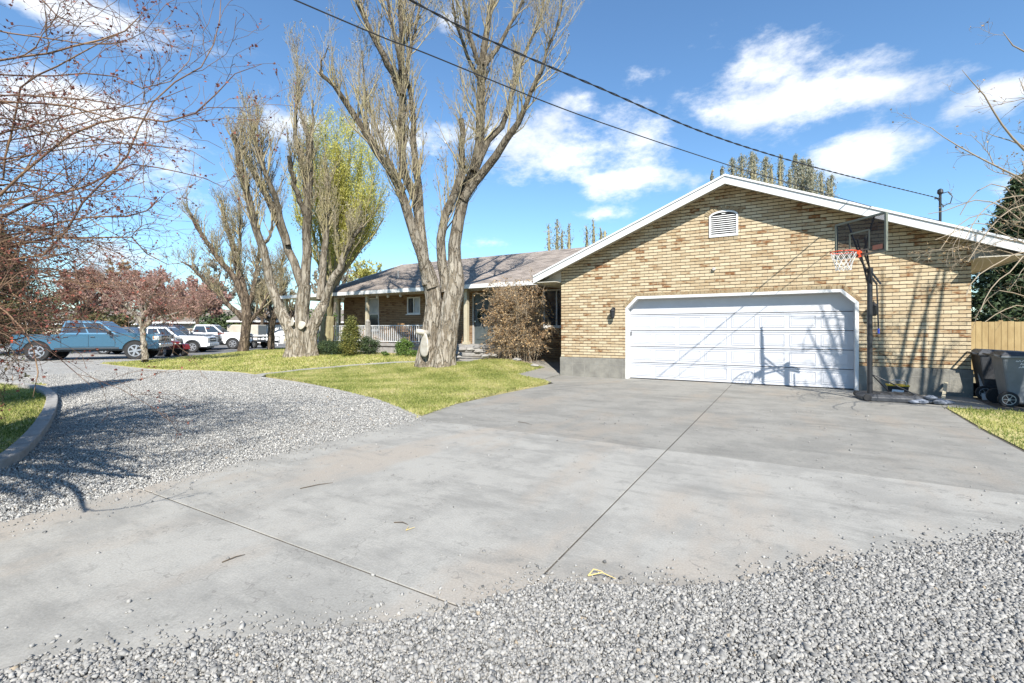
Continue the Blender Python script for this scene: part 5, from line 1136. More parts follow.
for (q, r_) in (([(1060, 240), (1024, 222), (1000, 205), (975, 200), (948, 210), (928, 214)], 1.1), ([(1060, 255), (1024, 243), (1000, 232), (980, 222), (955, 232), (935, 240)], 1.0), ([(1060, 262), (1024, 252), (1000, 262), (975, 278), (966, 296)], 1.0),
                ([(1060, 210), (1024, 205), (1003, 215), (985, 235), (968, 262)], 1.0), ([(1060, 280), (1024, 262), (1005, 250), (985, 252), (962, 246), (948, 250)], .9), ([(1060, 300), (1024, 296), (1000, 290), (985, 302), (975, 318)], .9), ([(1060, 320), (1024, 305), (1000, 312), (985, 322)], .8), ([(1050, 230), (1010, 190), (990, 184), (972, 196), (960, 215)], .9),
                ([(1060, 250), (1010, 272), (990, 290), (980, 312)], .8), ([(1060, 230), (1020, 228), (990, 214), (962, 222), (940, 250)], .9), ([(1060, 200), (1024, 196), (998, 200), (978, 216), (965, 240)], .9)):
    near2(q, [r_ * 1.4] + [r_ * (1 - .13 * i) for i in range(len(q) - 1)], 7.0 + rng.uniform(-.4, .8), rng.uniform(-.3, .6))
for k in range(13):  # unseen upright limbs, added to throw branch shadows on the garage wall
    a = rng.uniform(1.2, 4.6); l = rng.uniform(.5, 2.3); d = Vector((cos(a), sin(a) * .7, 0)); z1 = rng.uniform(2.6, 5.2)
    LB.append(res([root, root + d * l * .35 + Vector((0, 0, z1 * .4)), root + d * l * .75 + Vector((0, 0, z1 * .75)), root + d * l + Vector((0, 0, z1))], [.06, .045, .03, .01], 22))
for (x_, y_, z_) in ((3.75, 9.9, 6.3), (4.2, 10.0, 6.9), (4.5, 9.8, 6.4), (4.0, 9.5, 5.4), (4.9, 10.1, 7.2), (5.5, 10.2, 7.0), (5.9, 10.3, 7.4)):  # thicker unseen limbs, invented for the branch shadows on door and wall
    LB.append(res([root, root + Vector((-.5, .05, 1.0)), Vector(((x_ + 4.9) / 2, y_, (z_ + 3.4) / 2)), Vector((x_, y_, z_))], [.07, .055, .035, .010], 22))
LB = [res([tuple(x) for x in A], list(r_), 22) for A, r_ in LB]
fine_tree('bare_tree', 'thin pale bare tree reaching in over the garage eave from the right edge', tuple(tb2), LB, 'tree', M['twig_pale'], M['dry_leaf'], n1=190, n2=1100, n3=1800, nb=2600, bark=M['twig_pale'], L1=(.4, 1.2), L2=(.2, .6), up=.03, bs=(.012, .03), r1m=.01)

# ------------------------------------------------------------------ shrubs by the house
def shrub(name, label, c, rad, n, size, m, cat='shrub', group=None, clumps=60, stems=5, shell=.5, squash=None, stemm=None, tint_sh=0.):
    T = tag(empty(name, (c[0], c[1], c[2] - rad[2])), label, cat, group); st = NM(); B = []
    for k in range(stems):
        a = rng.uniform(0, 6.28); e = Vector((c[0] + cos(a) * rad[0] * .6, c[1] + sin(a) * rad[1] * .6, c[2] + rad[2] * .4)); B.append(res([(c[0] + cos(a) * .05, c[1] + sin(a) * .05, c[2] - rad[2]), ((c[0] + e.x) / 2, (c[1] + e.y) / 2, c[2] - .1), tuple(e)], [.02, .014, .005], 8))
    A, r_ = group_limbs(B); st.tubes(A, r_, 5); st.build('stem', stemm or M['bark_brown'], T, world=True)
    cr = NM(); foliage(cr, c, rad, n, size, 0, clumps, shell, squash, tint_sh); cr.build('foliage', [m], T, world=True); return T
def at_h(u, v, t): p = P(u, v, t); return p
p = P(351, 337, 20.3); shrub('conical_shrub', 'cone-shaped golden green evergreen in front of the porch railing', (p.x, p.y, .36 + .82), (.46, .46, .84), 13000, .035, M['shrub_gold'], clumps=150, squash=lambda z: np.clip(1.05 - .55 * (z + .6), .12, 1.1))
p = P(369, 343, 20.6); shrub('round_shrub', 'dark low rounded evergreen right of the cone-shaped shrub', (p.x, p.y, .36 + .40), (.38, .38, .42), 5200, .035, M['conifer'], clumps=60)
p = P(332, 346, 21.2); shrub('round_shrub', 'dark spreading evergreen at the foot of the left porch posts', (p.x, p.y, .36 + .30), (.75, .5, .36), 6500, .04, M['conifer'], clumps=70)
p = P(404, 347, 19.8); shrub('leafy_shrub', 'small bright green bush beside the white-scarred trunk', (p.x, p.y, .38 + .33), (.32, .32, .40), 2800, .045, M['green_leaf'], clumps=40)
p = P(411, 355, 19.2); shrub('leafy_shrub', 'low green clump of new shoots below the small bright bush', (p.x, p.y, .38 + .12), (.36, .28, .14), 1400, .04, M['green_leaf'], clumps=24)
p = P(385, 354, 19.6); shrub('leafy_shrub', 'tiny green clump of sprouts at the porch base', (p.x, p.y, .38 + .09), (.16, .14, .12), 420, .035, M['green_leaf'], clumps=10)
p = P(322, 318, 36); shrub('leafy_shrub', 'green bush seen through the left end of the porch', (p.x, p.y, 1.6), (1.3, 1.3, 1.6), 5000, .10, M['green_leaf'], clumps=60)

# the big dry bush at the corner of the house
bc = P(516, 330, 17.2); T = tag(empty('dry_bush', (bc.x, bc.y, .3)), 'tall tangled brown dried bush covering the wall left of the garage', 'bush')
LB = []
for k in range(46):
    a = rng.uniform(0, 6.28); rr = rng.uniform(.1, 1); sx = bc.x + rng.uniform(-.85, .85); sy = bc.y + rng.uniform(-.3, .3); h_ = rng.uniform(2.1, 3.25)
    LB.append(res([(sx, sy, .25), (sx + .25 * cos(a), sy + .1 * sin(a), h_ * .5), (bc.x + (sx - bc.x) * 1.2 + cos(a) * .3, sy + .3 * sin(a), h_), (bc.x + (sx - bc.x) * 1.35 + cos(a) * .55, sy + .5 * sin(a) - .1, h_ - rng.uniform(-.2, .7))], [.014, .011, .008, .004], 12))
LP, LR = group_limbs(LB); st = NM(); st.tubes(LP, LR, 5); st.build('stem', M['twig_pale'], T, world=True); cr = NM()
a1, r1 = sprout(LP, LR, 900, (.3, 1.0), smin=.1, fwd=.5, side=.9, up=.1, curve=-.9, r=(.6, .4), n=6, rmax=.007); r1 = np.maximum(r1, .0035)
a2, r2 = sprout(a1, r1, 4200, (.10, .40), smin=.1, fwd=.5, side=.8, up=0, curve=-.6, r=(.7, .6), n=4); r2 = np.maximum(r2, .0028); cr.tubes(a1, r1, 4); cr.tubes(a2, r2, 3)
C = on_twigs(a2, 15000, .1, .03); C = C[(C[:, 2] > .9) | (rng.random(len(C)) < .35)]; cr.cards(C, rng.uniform(.02, .055, len(C)), 1, aspect=1.5); cr.build('foliage', [M['twig_pale'], M['dry_leaf']], T, world=True)

# ------------------------------------------------------------------ things on the porch and by the steps
c = Vector((-11.37, HY + .02, 2.05)); b = MB(); k = 26
for i in range(60):
    a = rng.uniform(0, 6.28); r_ = .24 + rng.uniform(-.05, .05); q = c + Vector((cos(a) * r_, -.05 + rng.uniform(-.03, .02), sin(a) * r_)); d_ = Vector((cos(a + 1.3), rng.uniform(-.5, 0), sin(a + 1.3))) * .09; b.tube([q - d_, q, q + d_], [.006, .02, .006], 5)
wr = tag(empty('wreath', tuple(c)), 'round dark wreath hanging on the grey front door', 'wreath'); b.build('ring', M['conifer'], wr, world=True)
b = MB(); b.lathe((0, 0, 0), [(.0, 0), (.08, .02), (.1, .0)], 8); b = MB(); b.bar(c + Vector((-.02, -.07, -.24)), c + Vector((-.09, -.08, -.42)), .05, .01); b.bar(c + Vector((.02, -.07, -.24)), c + Vector((.09, -.08, -.42)), .05, .01); b.build('ribbon', M['trim_grey'], wr, world=True)
def bench(x, y, z):
    T = tag(empty('bench', (x, y, z)), 'rust-brown wooden bench on the porch behind the white railing', 'bench')
    b = MB()
    for i in range(4): b.box(-.6, .6, -.22 + i * .12, -.12 + i * .12, .42, .45)
    b.build('seat', M['wood'], T)
    b = MB(); 
    for i in range(4): b.box(-.6 + .12 * i, .6 - .12 * i, .235, .26, .52 + i * .11, .61 + i * .11)
    b.build('backrest', M['wood'], T)
    for sx in (-.55, .5):
        for sy in (-.2, .2): b = MB(); b.box(sx, sx + .05, sy, sy + .05, 0, .42 if sy < 0 else .85); b.build('leg', M['wood'], T)
bench(-16.0, HY - .45, PF)
b = MB(); b.lathe((-12.9, 15.95, PF), [(.12, 0), (.17, .05), (.19, .26), (.21, .27), (.19, .29), (.17, .24)], 14); pt = tag(empty('flower_pot', (-12.9, 15.95, PF)), 'pale flower pot standing on the porch edge by the steps', 'pot'); b.build('pot', M['stonework'], pt, world=True, smooth=True)
cr = NM(); foliage(cr, (-12.9, 15.95, PF + .38), (.17, .17, .16), 500, .05, 0, 14); cr.build('dry_plant', [M['dry_leaf']], pt, world=True)
# rocks beside the steps and along the bed
def rock(label, x, y, z, s, group='pale rocks by the porch steps', name='rock', m='stonework', sx=1.3):
    b = MB(); rs = np.random.default_rng(int(abs(x * 997 + y * 131))); rows = 6; n = 10
    for i in range(rows):
        f = i / (rows - 1); r_ = s * sin(pi * (.12 + .80 * f)) * (1 if f < .6 else 1.05 - .1 * f)
        for j in range(n): a = 2 * pi * j / n; w = 1 + rs.uniform(-.16, .16); b.v.append((x + cos(a) * r_ * w * sx, y + sin(a) * r_ * w, z + s * 1.1 * f + rs.uniform(-.05, .05) * s))
    b.f = [(i * n + j, i * n + (j + 1) % n, (i + 1) * n + (j + 1) % n, (i + 1) * n + j) for i in range(rows - 1) for j in range(n)] + [tuple(range(n - 1, -1, -1)), tuple((rows - 1) * n + j for j in range(n))]
    b.mi = [0] * len(b.f)
    o = b.build(name, M[m], None); return tag(o, label, 'rock', group)
LBL = 'pale rounded rock among the others around the porch steps'
for (u, v, t, s) in ((462, 349, 17.4, .17), (455, 353, 17.2, .16), (470, 349, 17.3, .14), (449, 350, 17.6, .15), (478, 351, 17.4, .18), (485, 356, 17.0, .12), (492, 355, 17.2, .16), (459, 357, 16.9, .10)):
    p = P(u, v, t); rock(LBL, p.x, p.y, max(.34, min(.7, p.z - s * .6)), s)
for (u, v, s) in ((517, 361.5, .12), (534, 367, .10)):
    g_ = G(u, v); rock('pale edging stone at the foot of the dry brown bush, ' + ('left one' if u < 520 else 'right one'), g_[0], g_[1], float(H(*g_)) + .0, s, 'edging stones under the dry bush', sx=1.7)

# ------------------------------------------------------------------ basketball hoop
hx, hy = 1.53, 12.18; alo = Vector((-.64, .77, 0)).normalized(); nrm = Vector((-alo.y, alo.x, 0))
hoop = tag(empty('basketball_hoop', (hx, hy, 0)), 'black portable basketball hoop with clear backboard standing before the garage door', 'basketball hoop')
def hb(b, name, m, parent=None, **kw):
    o = b.build(name, m, None, **kw); o.parent = parent or hoop
    o.matrix_parent_inverse = Matrix.Translation((-hx, -hy, 0)) if parent is None else Matrix.Identity(4); return o
def acrylic():
    m = bpy.data.materials.new('smoked_acrylic'); m.use_nodes = True; t = m.node_tree; b = t.nodes['Principled BSDF']; b.inputs['Base Color'].default_value = (.10, .10, .11, 1); b.inputs['Roughness'].default_value = .08
    tr = N(t, 'ShaderNodeBsdfTransparent'); tr.inputs[0].default_value = (.66, .66, .68, 1); ms = N(t, 'ShaderNodeMixShader'); ms.inputs[0].default_value = .2
    t.links.new(tr.outputs[0], ms.inputs[1]); t.links.new(b.outputs[0], ms.inputs[2]); t.links.new(ms.outputs[0], t.nodes['Material Output'].inputs[0]); return m
M['acrylic'] = acrylic(); M['frame_grey'] = mat('grey_frame', (.16, .17, .135), .4); M['blue'] = mat('blue_grip', (.02, .05, .35), .5); M['yellow'] = mat('yellow_plastic', (.62, .40, .02), .45); M['label'] = mat('label_white', (.7, .72, .75), .5); M['redlabel'] = mat('red_label', (.42, .16, .10), .5)
b = MB(); b.tube([(hx, hy, .12), (hx, hy, 2.72)], .048, 14); b.tube([(hx, hy, 1.25), (hx, hy, 1.33)], .055, 14); b.tube([(hx, hy, 2.66), (hx, hy, 2.75)], .056, 14); hb(b, 'pole', M['black'], smooth=False)
BC = Vector((hx, hy, 3.34)) + nrm * .45 - alo * .2; BW, BH = .56, .365; up = Vector((0, 0, 1))
def bp_(a, z, n=0.): return BC + alo * a + up * z + nrm * n
b = MB(); V = [bp_(a, z, n) for n in (-.008, .008) for (a, z) in ((-BW, -BH), (BW, -BH), (BW, BH), (-BW, BH))]; b.add(V, [(0, 3, 2, 1), (4, 5, 6, 7), (0, 1, 5, 4), (1, 2, 6, 5), (2, 3, 7, 6), (3, 0, 4, 7)]); bb = hb(b, 'backboard', M['acrylic'])
b = MB()
for (p0, p1) in (((-BW, -BH), (BW, -BH)), ((-BW, BH), (BW, BH)), ((-BW, -BH), (-BW, BH)), ((BW, -BH), (BW, BH))): b.bar(bp_(*p0), bp_(*p1), .038, .045, up=nrm)
hb(b, 'backboard_frame', M['frame_grey'], bb)
b = MB()
for (p0, p1) in (((-.22, -.27), (.22, -.27)), ((-.22, .11), (.22, .11)), ((-.22, -.27), (-.22, .11)), ((.22, -.27), (.22, .11))): b.bar(bp_(*p0, .012), bp_(*p1, .012), .03, .006, up=nrm)
hb(b, 'target_square', M['frame_grey'], bb)
b = MB(); V = [bp_(a, z, .010) for (a, z) in ((-.50, -.31), (-.29, -.31), (-.29, -.22), (-.50, -.22))] + [bp_(a, z, .013) for (a, z) in ((-.50, -.31), (-.29, -.31), (-.29, -.22), (-.50, -.22))]; b.add(V, [(0, 1, 2, 3), (4, 5, 6, 7), (0, 1, 5, 4), (1, 2, 6, 5), (2, 3, 7, 6), (3, 0, 4, 7)]); hb(b, 'sticker', M['redlabel'], bb)
b = MB()
for a in (-.07, .07):
    b.bar(bp_(a * 1.0, -.33, -.03), Vector((hx, hy, 2.68)) + alo * a * .6 + nrm * .02, .025, .03); b.bar(bp_(a * 1.2, -.02, -.03), Vector((hx, hy, 2.42)) + alo * a * .6, .025, .03)
    b.bar(Vector((hx, hy, 2.68)) + alo * a * .6 + nrm * .02, Vector((hx, hy, 2.42)) + alo * a * .6 - nrm * .22, .025, .03)
for a in (-1, 1): b.bar(bp_(a * .06, -.30, -.03), bp_(a * .30, BH, -.02), .028, .02)
hb(b, 'bracket_arm', M['black'])
RCt = BC + nrm * .38; RCt.z = 3.03; b = MB(); n = 28; b.tube([RCt + (alo * cos(2 * pi * i / n) + nrm * sin(2 * pi * i / n)) * .225 for i in range(n + 1)], .011, 8, cap=False)
b.bar(RCt - nrm * .22 + up * .0, RCt - nrm * .375 + up * .0, .12, .03); b.bar(RCt - nrm * .36 - up * .10, RCt - nrm * .36 + up * .04, .14, .03); b.bar(RCt - nrm * .225 - alo * .06, RCt - nrm * .36 - alo * .05 - up * .09, .015); b.bar(RCt - nrm * .225 + alo * .06, RCt - nrm * .36 + alo * .05 - up * .09, .015)
rim = hb(b, 'rim', M['rust'])
b = MB(); K = 12; lv = [(.22, 0), (.20, -.09), (.165, -.18), (.14, -.27), (.13, -.33), (.135, -.37)]
for k in range(K):
    for sgn in (-1, 1):
        pts = []
        for i, (r_, z_) in enumerate(lv): a = 2 * pi * (k + sgn * (i % 2) * .5) / K; pts.append(RCt + (alo * cos(a) + nrm * sin(a)) * r_ + up * z_)
        b.tube(pts, .0045, 4)
hb(b, 'net', M['net'], rim)
b = MB(); q0 = Vector((hx + .12, hy + .05, 2.44)); b.tube([q0, q0 + Vector((.01, 0, -.3)), q0 + Vector((.03, 0, -.95))], .014, 8); ah = hb(b, 'adjuster_handle', M['black'])
b = MB(); b.tube([q0 + Vector((.03, 0, -.95)), q0 + Vector((.033, 0, -1.05))], .02, 8); hb(b, 'grip', M['blue'], ah)
# base tank
b = MB(); ba = R(8); X = Vector((cos(ba), sin(ba), 0)); Y = Vector((-sin(ba), cos(ba), 0)); o0 = Vector((hx - .12, hy - .22, 0)); prof = []
def bq(x, y, z): return o0 + X * x + Y * y + up * z
pts = [(0, .12), (.12, 0), (.98, .0), (1.12, .14), (1.12, .62), (.98, .76), (.12, .76), (0, .62)]
V = [bq(x, y, .0) for x, y in pts] + [bq(x, y, .08) for x, y in pts] + [bq(.56 + (x - .56) * .84, .38 + (y - .38) * .84, .14) for x, y in pts]
n = len(pts); b.add(V, [(k * n + i, k * n + (i + 1) % n, (k + 1) * n + (i + 1) % n, (k + 1) * n + i) for k in range(2) for i in range(n)] + [tuple(range(n - 1, -1, -1)), tuple(range(2 * n, 3 * n))])
for i in range(4): b.add([bq(.3 + .18 * i, .12, .135), bq(.37 + .18 * i, .12, .135), bq(.37 + .18 * i, .64, .135), bq(.3 + .18 * i, .64, .135), bq(.31 + .18 * i, .13, .155), bq(.36 + .18 * i, .13, .155), bq(.36 + .18 * i, .63, .155), bq(.31 + .18 * i, .63, .155)], [(0, 3, 2, 1), (4, 5, 6, 7), (0, 1, 5, 4), (1, 2, 6, 5), (2, 3, 7, 6), (3, 0, 4, 7)])
hb(b, 'base_tank', M['blackp'], bevel=.015)
for sy in (0.02, .74):
    b = MB(); w = bq(.06, sy, .07); b.tube([w - Y * .025, w + Y * .025], .065, 14); hb(b, 'base_wheel', M['rubber'])
b = MB(); b.tube([(hx + .02, hy, .55), bq(.92, .16, .14)], .012, 8); b.tube([(hx + .02, hy, .55), bq(.60, .62, .14)], .012, 8); hb(b, 'brace', M['black'])
# stones weighing the base down
M['slate'] = mat('blue_grey_rock', (.10, .115, .14), .75, (.20, .22, .26), 6, bump=.5)
for i, (x_, y_, s_, z_) in enumerate(((2.46, 12.2, .10, 0), (2.62, 12.12, .10, 0), (2.33, 12.06, .09, 0), (2.56, 12.3, .09, 0), (2.75, 12.22, .08, 0), (2.48, 12.1, .08, .09), (2.44, 12.33, .08, 0), (2.2, 11.98, .07, 0))):
    tag(rock('', x_, y_, z_, s_, 'rocks beside the hoop base', 'rock', 'slate'), 'dark blue-grey rock in the heap at the right end of the hoop base', 'rock', 'rocks beside the hoop base')
# black and yellow carry box
bx_ = tag(empty('tool_box', (2.16, 13.28, 0), R(-4)), 'black carry box with yellow rim and silver handle against the garage wall', 'tool box')
b = MB(); b.add([(-.16, -.12, 0), (.16, -.12, 0), (.16, .12, 0), (-.16, .12, 0), (-.185, -.14, .22), (.185, -.14, .22), (.185, .14, .22), (-.185, .14, .22)], [(0, 3, 2, 1), (4, 5, 6, 7), (0, 1, 5, 4), (1, 2, 6, 5), (2, 3, 7, 6), (3, 0, 4, 7)]); b.build('body', M['black'], bx_, bevel=.012)
b = MB(); b.box(-.20, .20, -.152, .152, .222, .25); b.build('rim', M['yellow'], bx_, bevel=.006)
b = MB(); b.tube([(-.14, 0, .25), (-.13, 0, .32), (-.05, 0, .345), (.07, 0, .345), (.14, 0, .32), (.15, 0, .25)], .011, 8); b.build('handle', M['chrome'], bx_)
b = MB(); b.add([(-.11, -.1345, .10), (.09, -.1345, .09), (.10, -.139, .14), (-.10, -.139, .155), (-.11, -.130, .10), (.09, -.130, .09), (.10, -.134, .14), (-.10, -.134, .155)], [(0, 1, 2, 3), (4, 5, 6, 7), (0, 1, 5, 4), (1, 2, 6, 5), (2, 3, 7, 6), (3, 0, 4, 7)]); b.build('label_strip', M['label'], bx_)
b = MB(); b.bar((2.86, 13.0, .0), (3.08, 13.78, .30), .06, .02); tag(b.build('wood_strip', M['cream'], None), 'short pale strip of wood leaning low on the garage foundation', 'board')
b = MB(); b.bar((3.60, 13.35, .0), (3.66, 13.98, .78), .09, .03); tag(b.build('grey_plank', M['trim_grey'], None), 'grey plank leaning beside the garage corner next to the bin', 'board')

# ------------------------------------------------------------------ wheelie bins
def bin_(x, y, label, m, rzz=0, text=True):
    T = tag(empty('wheelie_bin', (x, y, -.01), rzz), label, 'wheelie bin', 'wheelie bins by the garage corner')
    b = MB(); w, d, h = .30, .39, .98
    V = [(-d * .72, -w * .8, .10), (d * .85, -w * .8, .0), (d * .85, w * .8, .0), (-d * .72, w * .8, .10), (-d, -w, h), (d, -w, h), (d, w, h), (-d, w, h)]
    b.add(V, [(0, 3, 2, 1), (4, 5, 6, 7), (0, 1, 5, 4), (1, 2, 6, 5), (2, 3, 7, 6), (3, 0, 4, 7)]); b.build('body', m, T, bevel=.03)
    b = MB(); b.box(-d - .02, d + .02, -w - .02, w + .02, h - .05, h - .002); b.build('collar', m, T, bevel=.01)
    b = MB(); V = [(-d - .03, -w - .03, h), (d + .05, -w - .03, h), (d + .05, w + .03, h), (-d - .03, w + .03, h), (-d + .06, -w + .06, h + .085), (d - .05, -w + .06, h + .05), (d - .05, w - .06, h + .05), (-d + .06, w - .06, h + .085)]
    b.add(V, [(0, 3, 2, 1), (4, 5, 6, 7), (0, 1, 5, 4), (1, 2, 6, 5), (2, 3, 7, 6), (3, 0, 4, 7)]); b.build('lid', M['blackp'], T, bevel=.015)
    b = MB(); b.tube([(-d - .10, -w, h + .01), (-d - .10, w, h + .01)], .017, 8); b.bar((-d, -w + .02, h - .02), (-d - .10, -w + .02, h + .01), .03); b.bar((-d, w - .02, h - .02), (-d - .10, w - .02, h + .01), .03); b.build('handle', M['blackp'], T)
    for s in (-1, 1):
        b = MB(); b.tube([(-d * .78, s * (w - .03), .15), (-d * .78, s * (w + .035), .15)], .15, 24); wh = b.build('wheel', M['rubber'], T, bevel=.012)
        b = MB(); yy = s * (w + .036)
        b.lathe((-d * .78, 0, .15), [(.10, yy), (.10, yy + s * .004), (.088, yy + s * .004), (.088, yy)], 20, 'Y', cap=False); b.lathe((-d * .78, 0, .15), [(.03, yy), (.025, yy + s * .012)], 12, 'Y')
        for k in range(6): a = 2 * pi * k / 6; b.bar((-d * .78 + cos(a) * .02, yy + s * .003, .15 + sin(a) * .02), (-d * .78 + cos(a) * .095, yy + s * .003, .15 + sin(a) * .095), .018, .007)
        b.build('hub', M['alloy'], wh)
    if text:
        for r_, (x0, x1, z0_) in enumerate(((-.20, .22, .87), (-.14, .26, .81), (-.16, .20, .755))):
            xx = x0
            while xx < x1:
                ww = random.uniform(.012, .03); b = b if xx > x0 else MB(); hgt = random.uniform(.02, .045)
                yq = -w * (.8 + .2 * z0_ / h) - .004; b.bar((xx, yq, z0_), (xx + ww, yq - .002, z0_ + hgt), .009, .004, up=(0, 1, 0)); b.bar((xx + ww, yq - .0015, z0_ + hgt), (xx + ww * 1.5, yq, z0_), .008, .004, up=(0, 1, 0)); xx += ww * 1.9
            b.build('printed_line', M['label'], T)
    return T
M['bin_grey'] = mat('grey_bin_plastic', (.17, .185, .20), .45, (.13, .145, .16), 4, bump=.1)
bin_(3.97, 12.72, 'grey wheelie bin with white lettering on its side, nearest the garage corner', M['bin_grey'])
bin_(3.93, 13.78, 'black wheelie bin added to darken the shaded gap behind the grey bin with lettering', M['blackp'], text=False)  # black bin added to fill the deep shade beside the wall
bin_(4.98, 12.80, 'second grey wheelie bin, further right beside the first', M['bin_grey'])

# ------------------------------------------------------------------ fence behind the garage
fr_ = tag(empty('board_fence', (3.6, 20.9, 0)), 'tan vertical board fence running behind the garage corner', 'fence')
M['fence'] = mat('fence_board', (0.377, 0.279, 0.131), .8, (0.279, 0.193, 0.082), 5, stretch=(1, 1, .3), bump=.3)
for j in range(6):                                   # bays of boards between posts
    b = MB(); x_ = 3.6 + j * 2.4
    for i in range(16): k = random.uniform(-.012, .012); b.box(x_ + i * .15 + .004, x_ + i * .15 + .144, 20.88 + k * .3, 20.905 + k * .3, .03, 1.74 + k)
    pn = b.build('board_panel', M['fence'], fr_, world=True); b = MB(); b.box(x_ - .05, x_ + .05, 20.91, 21.0, 0, 1.78); b.build('post', M['fence'], fr_, world=True)
    b = MB(); b.box(x_ + .051, x_ + 2.349, 20.912, 20.95, 1.45, 1.54); b.build('rail', M['fence'], fr_, world=True)

# ------------------------------------------------------------------ service mast and overhead cables
def on_plan(u):                                       # plan line of the cables
    q = Vector((1.43, 12.85)); d = Vector((.475, .88)); off = (u - 512) / F_PX
    # (CT x + ST y) = off(-ST x + CT y)
    A_ = CT + off * ST; B_ = ST - off * CT; s_ = -(A_ * q.x + B_ * q.y) / (A_ * d.x + B_ * d.y); p = q + d * s_; return p, -ST * p.x + CT * p.y
def cable(name, label, pts, r, extra, m, twist=False):
    W_ = []
    for u, v in pts: p, t = on_plan(u); W_.append(Vector((p.x, p.y, CAM_H + (HOR - v) / F_PX * t)))
    d = (W_[0] - W_[1]).normalized(); W_ = [W_[0] + d * extra + Vector((0, 0, extra * .06)), W_[0] + d * extra * .5 + Vector((0, 0, extra * .015))] + W_
    P_ = smooth_line(W_, 10); b = MB()
    if twist:
        for ph in (0, pi):
            L_ = 0; q = []
            P2 = smooth_line(W_, 40)
            for i, p in enumerate(P2):
                if i: L_ += (p - P2[i - 1]).length
                a = L_ * 12 + ph; q.append(p + Vector((cos(a) * .008, 0, sin(a) * .008)))
            b.tube(q, r, 5)
    else: b.tube(P_, r, 6)
    tag(b.build(name, m), label, 'cable', 'overhead cables to the garage roof'); return W_
w1 = cable('overhead_cable', 'lower thin black cable slanting from the upper left down to the garage roof', [(295, 0), (430, 55), (580, 115), (725, 164), (782, 181), (873, 207), (931, 219)], .007, 14, M['black'])
w2 = cable('overhead_cable', 'upper thick twisted black cable sagging to the top of the service mast', [(410, 0), (500, 45), (600, 88), (700, 131), (782, 158), (860, 179), (938, 198)], .0072, 14, M['black'], True)
e2 = w2[-1]; e1 = w1[-1]; mx_, my_ = e2.x + .05, e2.y + .02
b = MB(); b.tube([(mx_, my_, rz(mx_) - .3), (mx_, my_, e2.z + .12)], .03, 10); b.tube([(mx_, my_, rz(mx_) - .02), (mx_, my_, rz(mx_) + .10)], [.09, .04], 10); ms_ = hp(b, 'service_mast', M['black'])
b = MB(); b.lathe((mx_, my_, e2.z + .10), [(.045, 0), (.07, .04), (.06, .12), (.02, .15)], 12); b.tube([(mx_ + .05, my_, e2.z + .12), (mx_ + .16, my_ - .02, e2.z + .14), (mx_ + .24, my_ - .03, e2.z), (mx_ + .20, my_ - .03, e2.z - .18), (mx_ + .06, my_, e2.z - .22), (mx_ - .06, my_ - .02, e2.z - .02)], .012, 6); b.tube([(mx_ - .12, my_ - .02, e2.z - .01), (mx_, my_, e2.z)], .02, 6); b.tube([(mx_, my_, e1.z), (e1.x, e1.y, e1.z), (mx_, my_, e1.z + .01), (mx_, my_, e2.z + .1)], .010, 6)
sub(b, 'weather_head', M['black'], ms_)

# ------------------------------------------------------------------ parked vehicles
def face_pt(q, a, b):                                 # bilinear point on a quad q (p00, p10, p11, p01)
    p00, p10, p11, p01 = [Vector(x) for x in q]; return (p00 * (1 - a) + p10 * a) * (1 - b) + (p01 * (1 - a) + p11 * a) * b
def pane(q, a0, a1, b0, b1, out=.006, th=.006, a0t=None, a1t=None):
    a0t = a0 if a0t is None else a0t; a1t = a1 if a1t is None else a1t
    P4 = [face_pt(q, a0, b0), face_pt(q, a1, b0), face_pt(q, a1t, b1), face_pt(q, a0t, b1)]; n = (P4[1] - P4[0]).cross(P4[3] - P4[0]).normalized()
    b = MB(); V = [p + n * (out - th) for p in P4] + [p + n * out for p in P4]; b.add(V, [(0, 3, 2, 1), (4, 5, 6, 7), (0, 1, 5, 4), (1, 2, 6, 5), (2, 3, 7, 6), (3, 0, 4, 7)]); return b
def wheel(T, x, y, r, w=.24, sgn=1, spokes=6, name='wheel'):
    b = MB(); b.lathe((x, y, r), [(r * .62, -w / 2), (r * .93, -w / 2), (r, -w * .36), (r, w * .36), (r * .93, w / 2), (r * .62, w / 2)], 28, 'Y', cap=True); wh = b.build(name, M['rubber'], T)
    b = MB(); yy = y + sgn * w * .5; b.lathe((x, 0, r), [(r * .64, yy - sgn * .01), (r * .64, yy + sgn * .012), (r * .55, yy + sgn * .014), (r * .53, yy - sgn * .01)], 24, 'Y', cap=False); b.lathe((x, 0, r), [(r * .17, yy - sgn * .0), (r * .15, yy + sgn * .02)], 12, 'Y')
    for k in range(spokes):
        a = 2 * pi * k / spokes + .2; b.bar((x + cos(a) * r * .1, yy + sgn * .006, r + sin(a) * r * .1), (x + cos(a) * r * .56, yy + sgn * .006, r + sin(a) * r * .56), r * .17, .014, up=(0, 1, 0))
    b.build('rim', M['alloy'], wh); return wh
def arc_pts(cx, cz, r, a0, a1, n=9): return [(cx + cos(a) * r, cz + sin(a) * r) for a in np.linspace(a0, a1, n)]
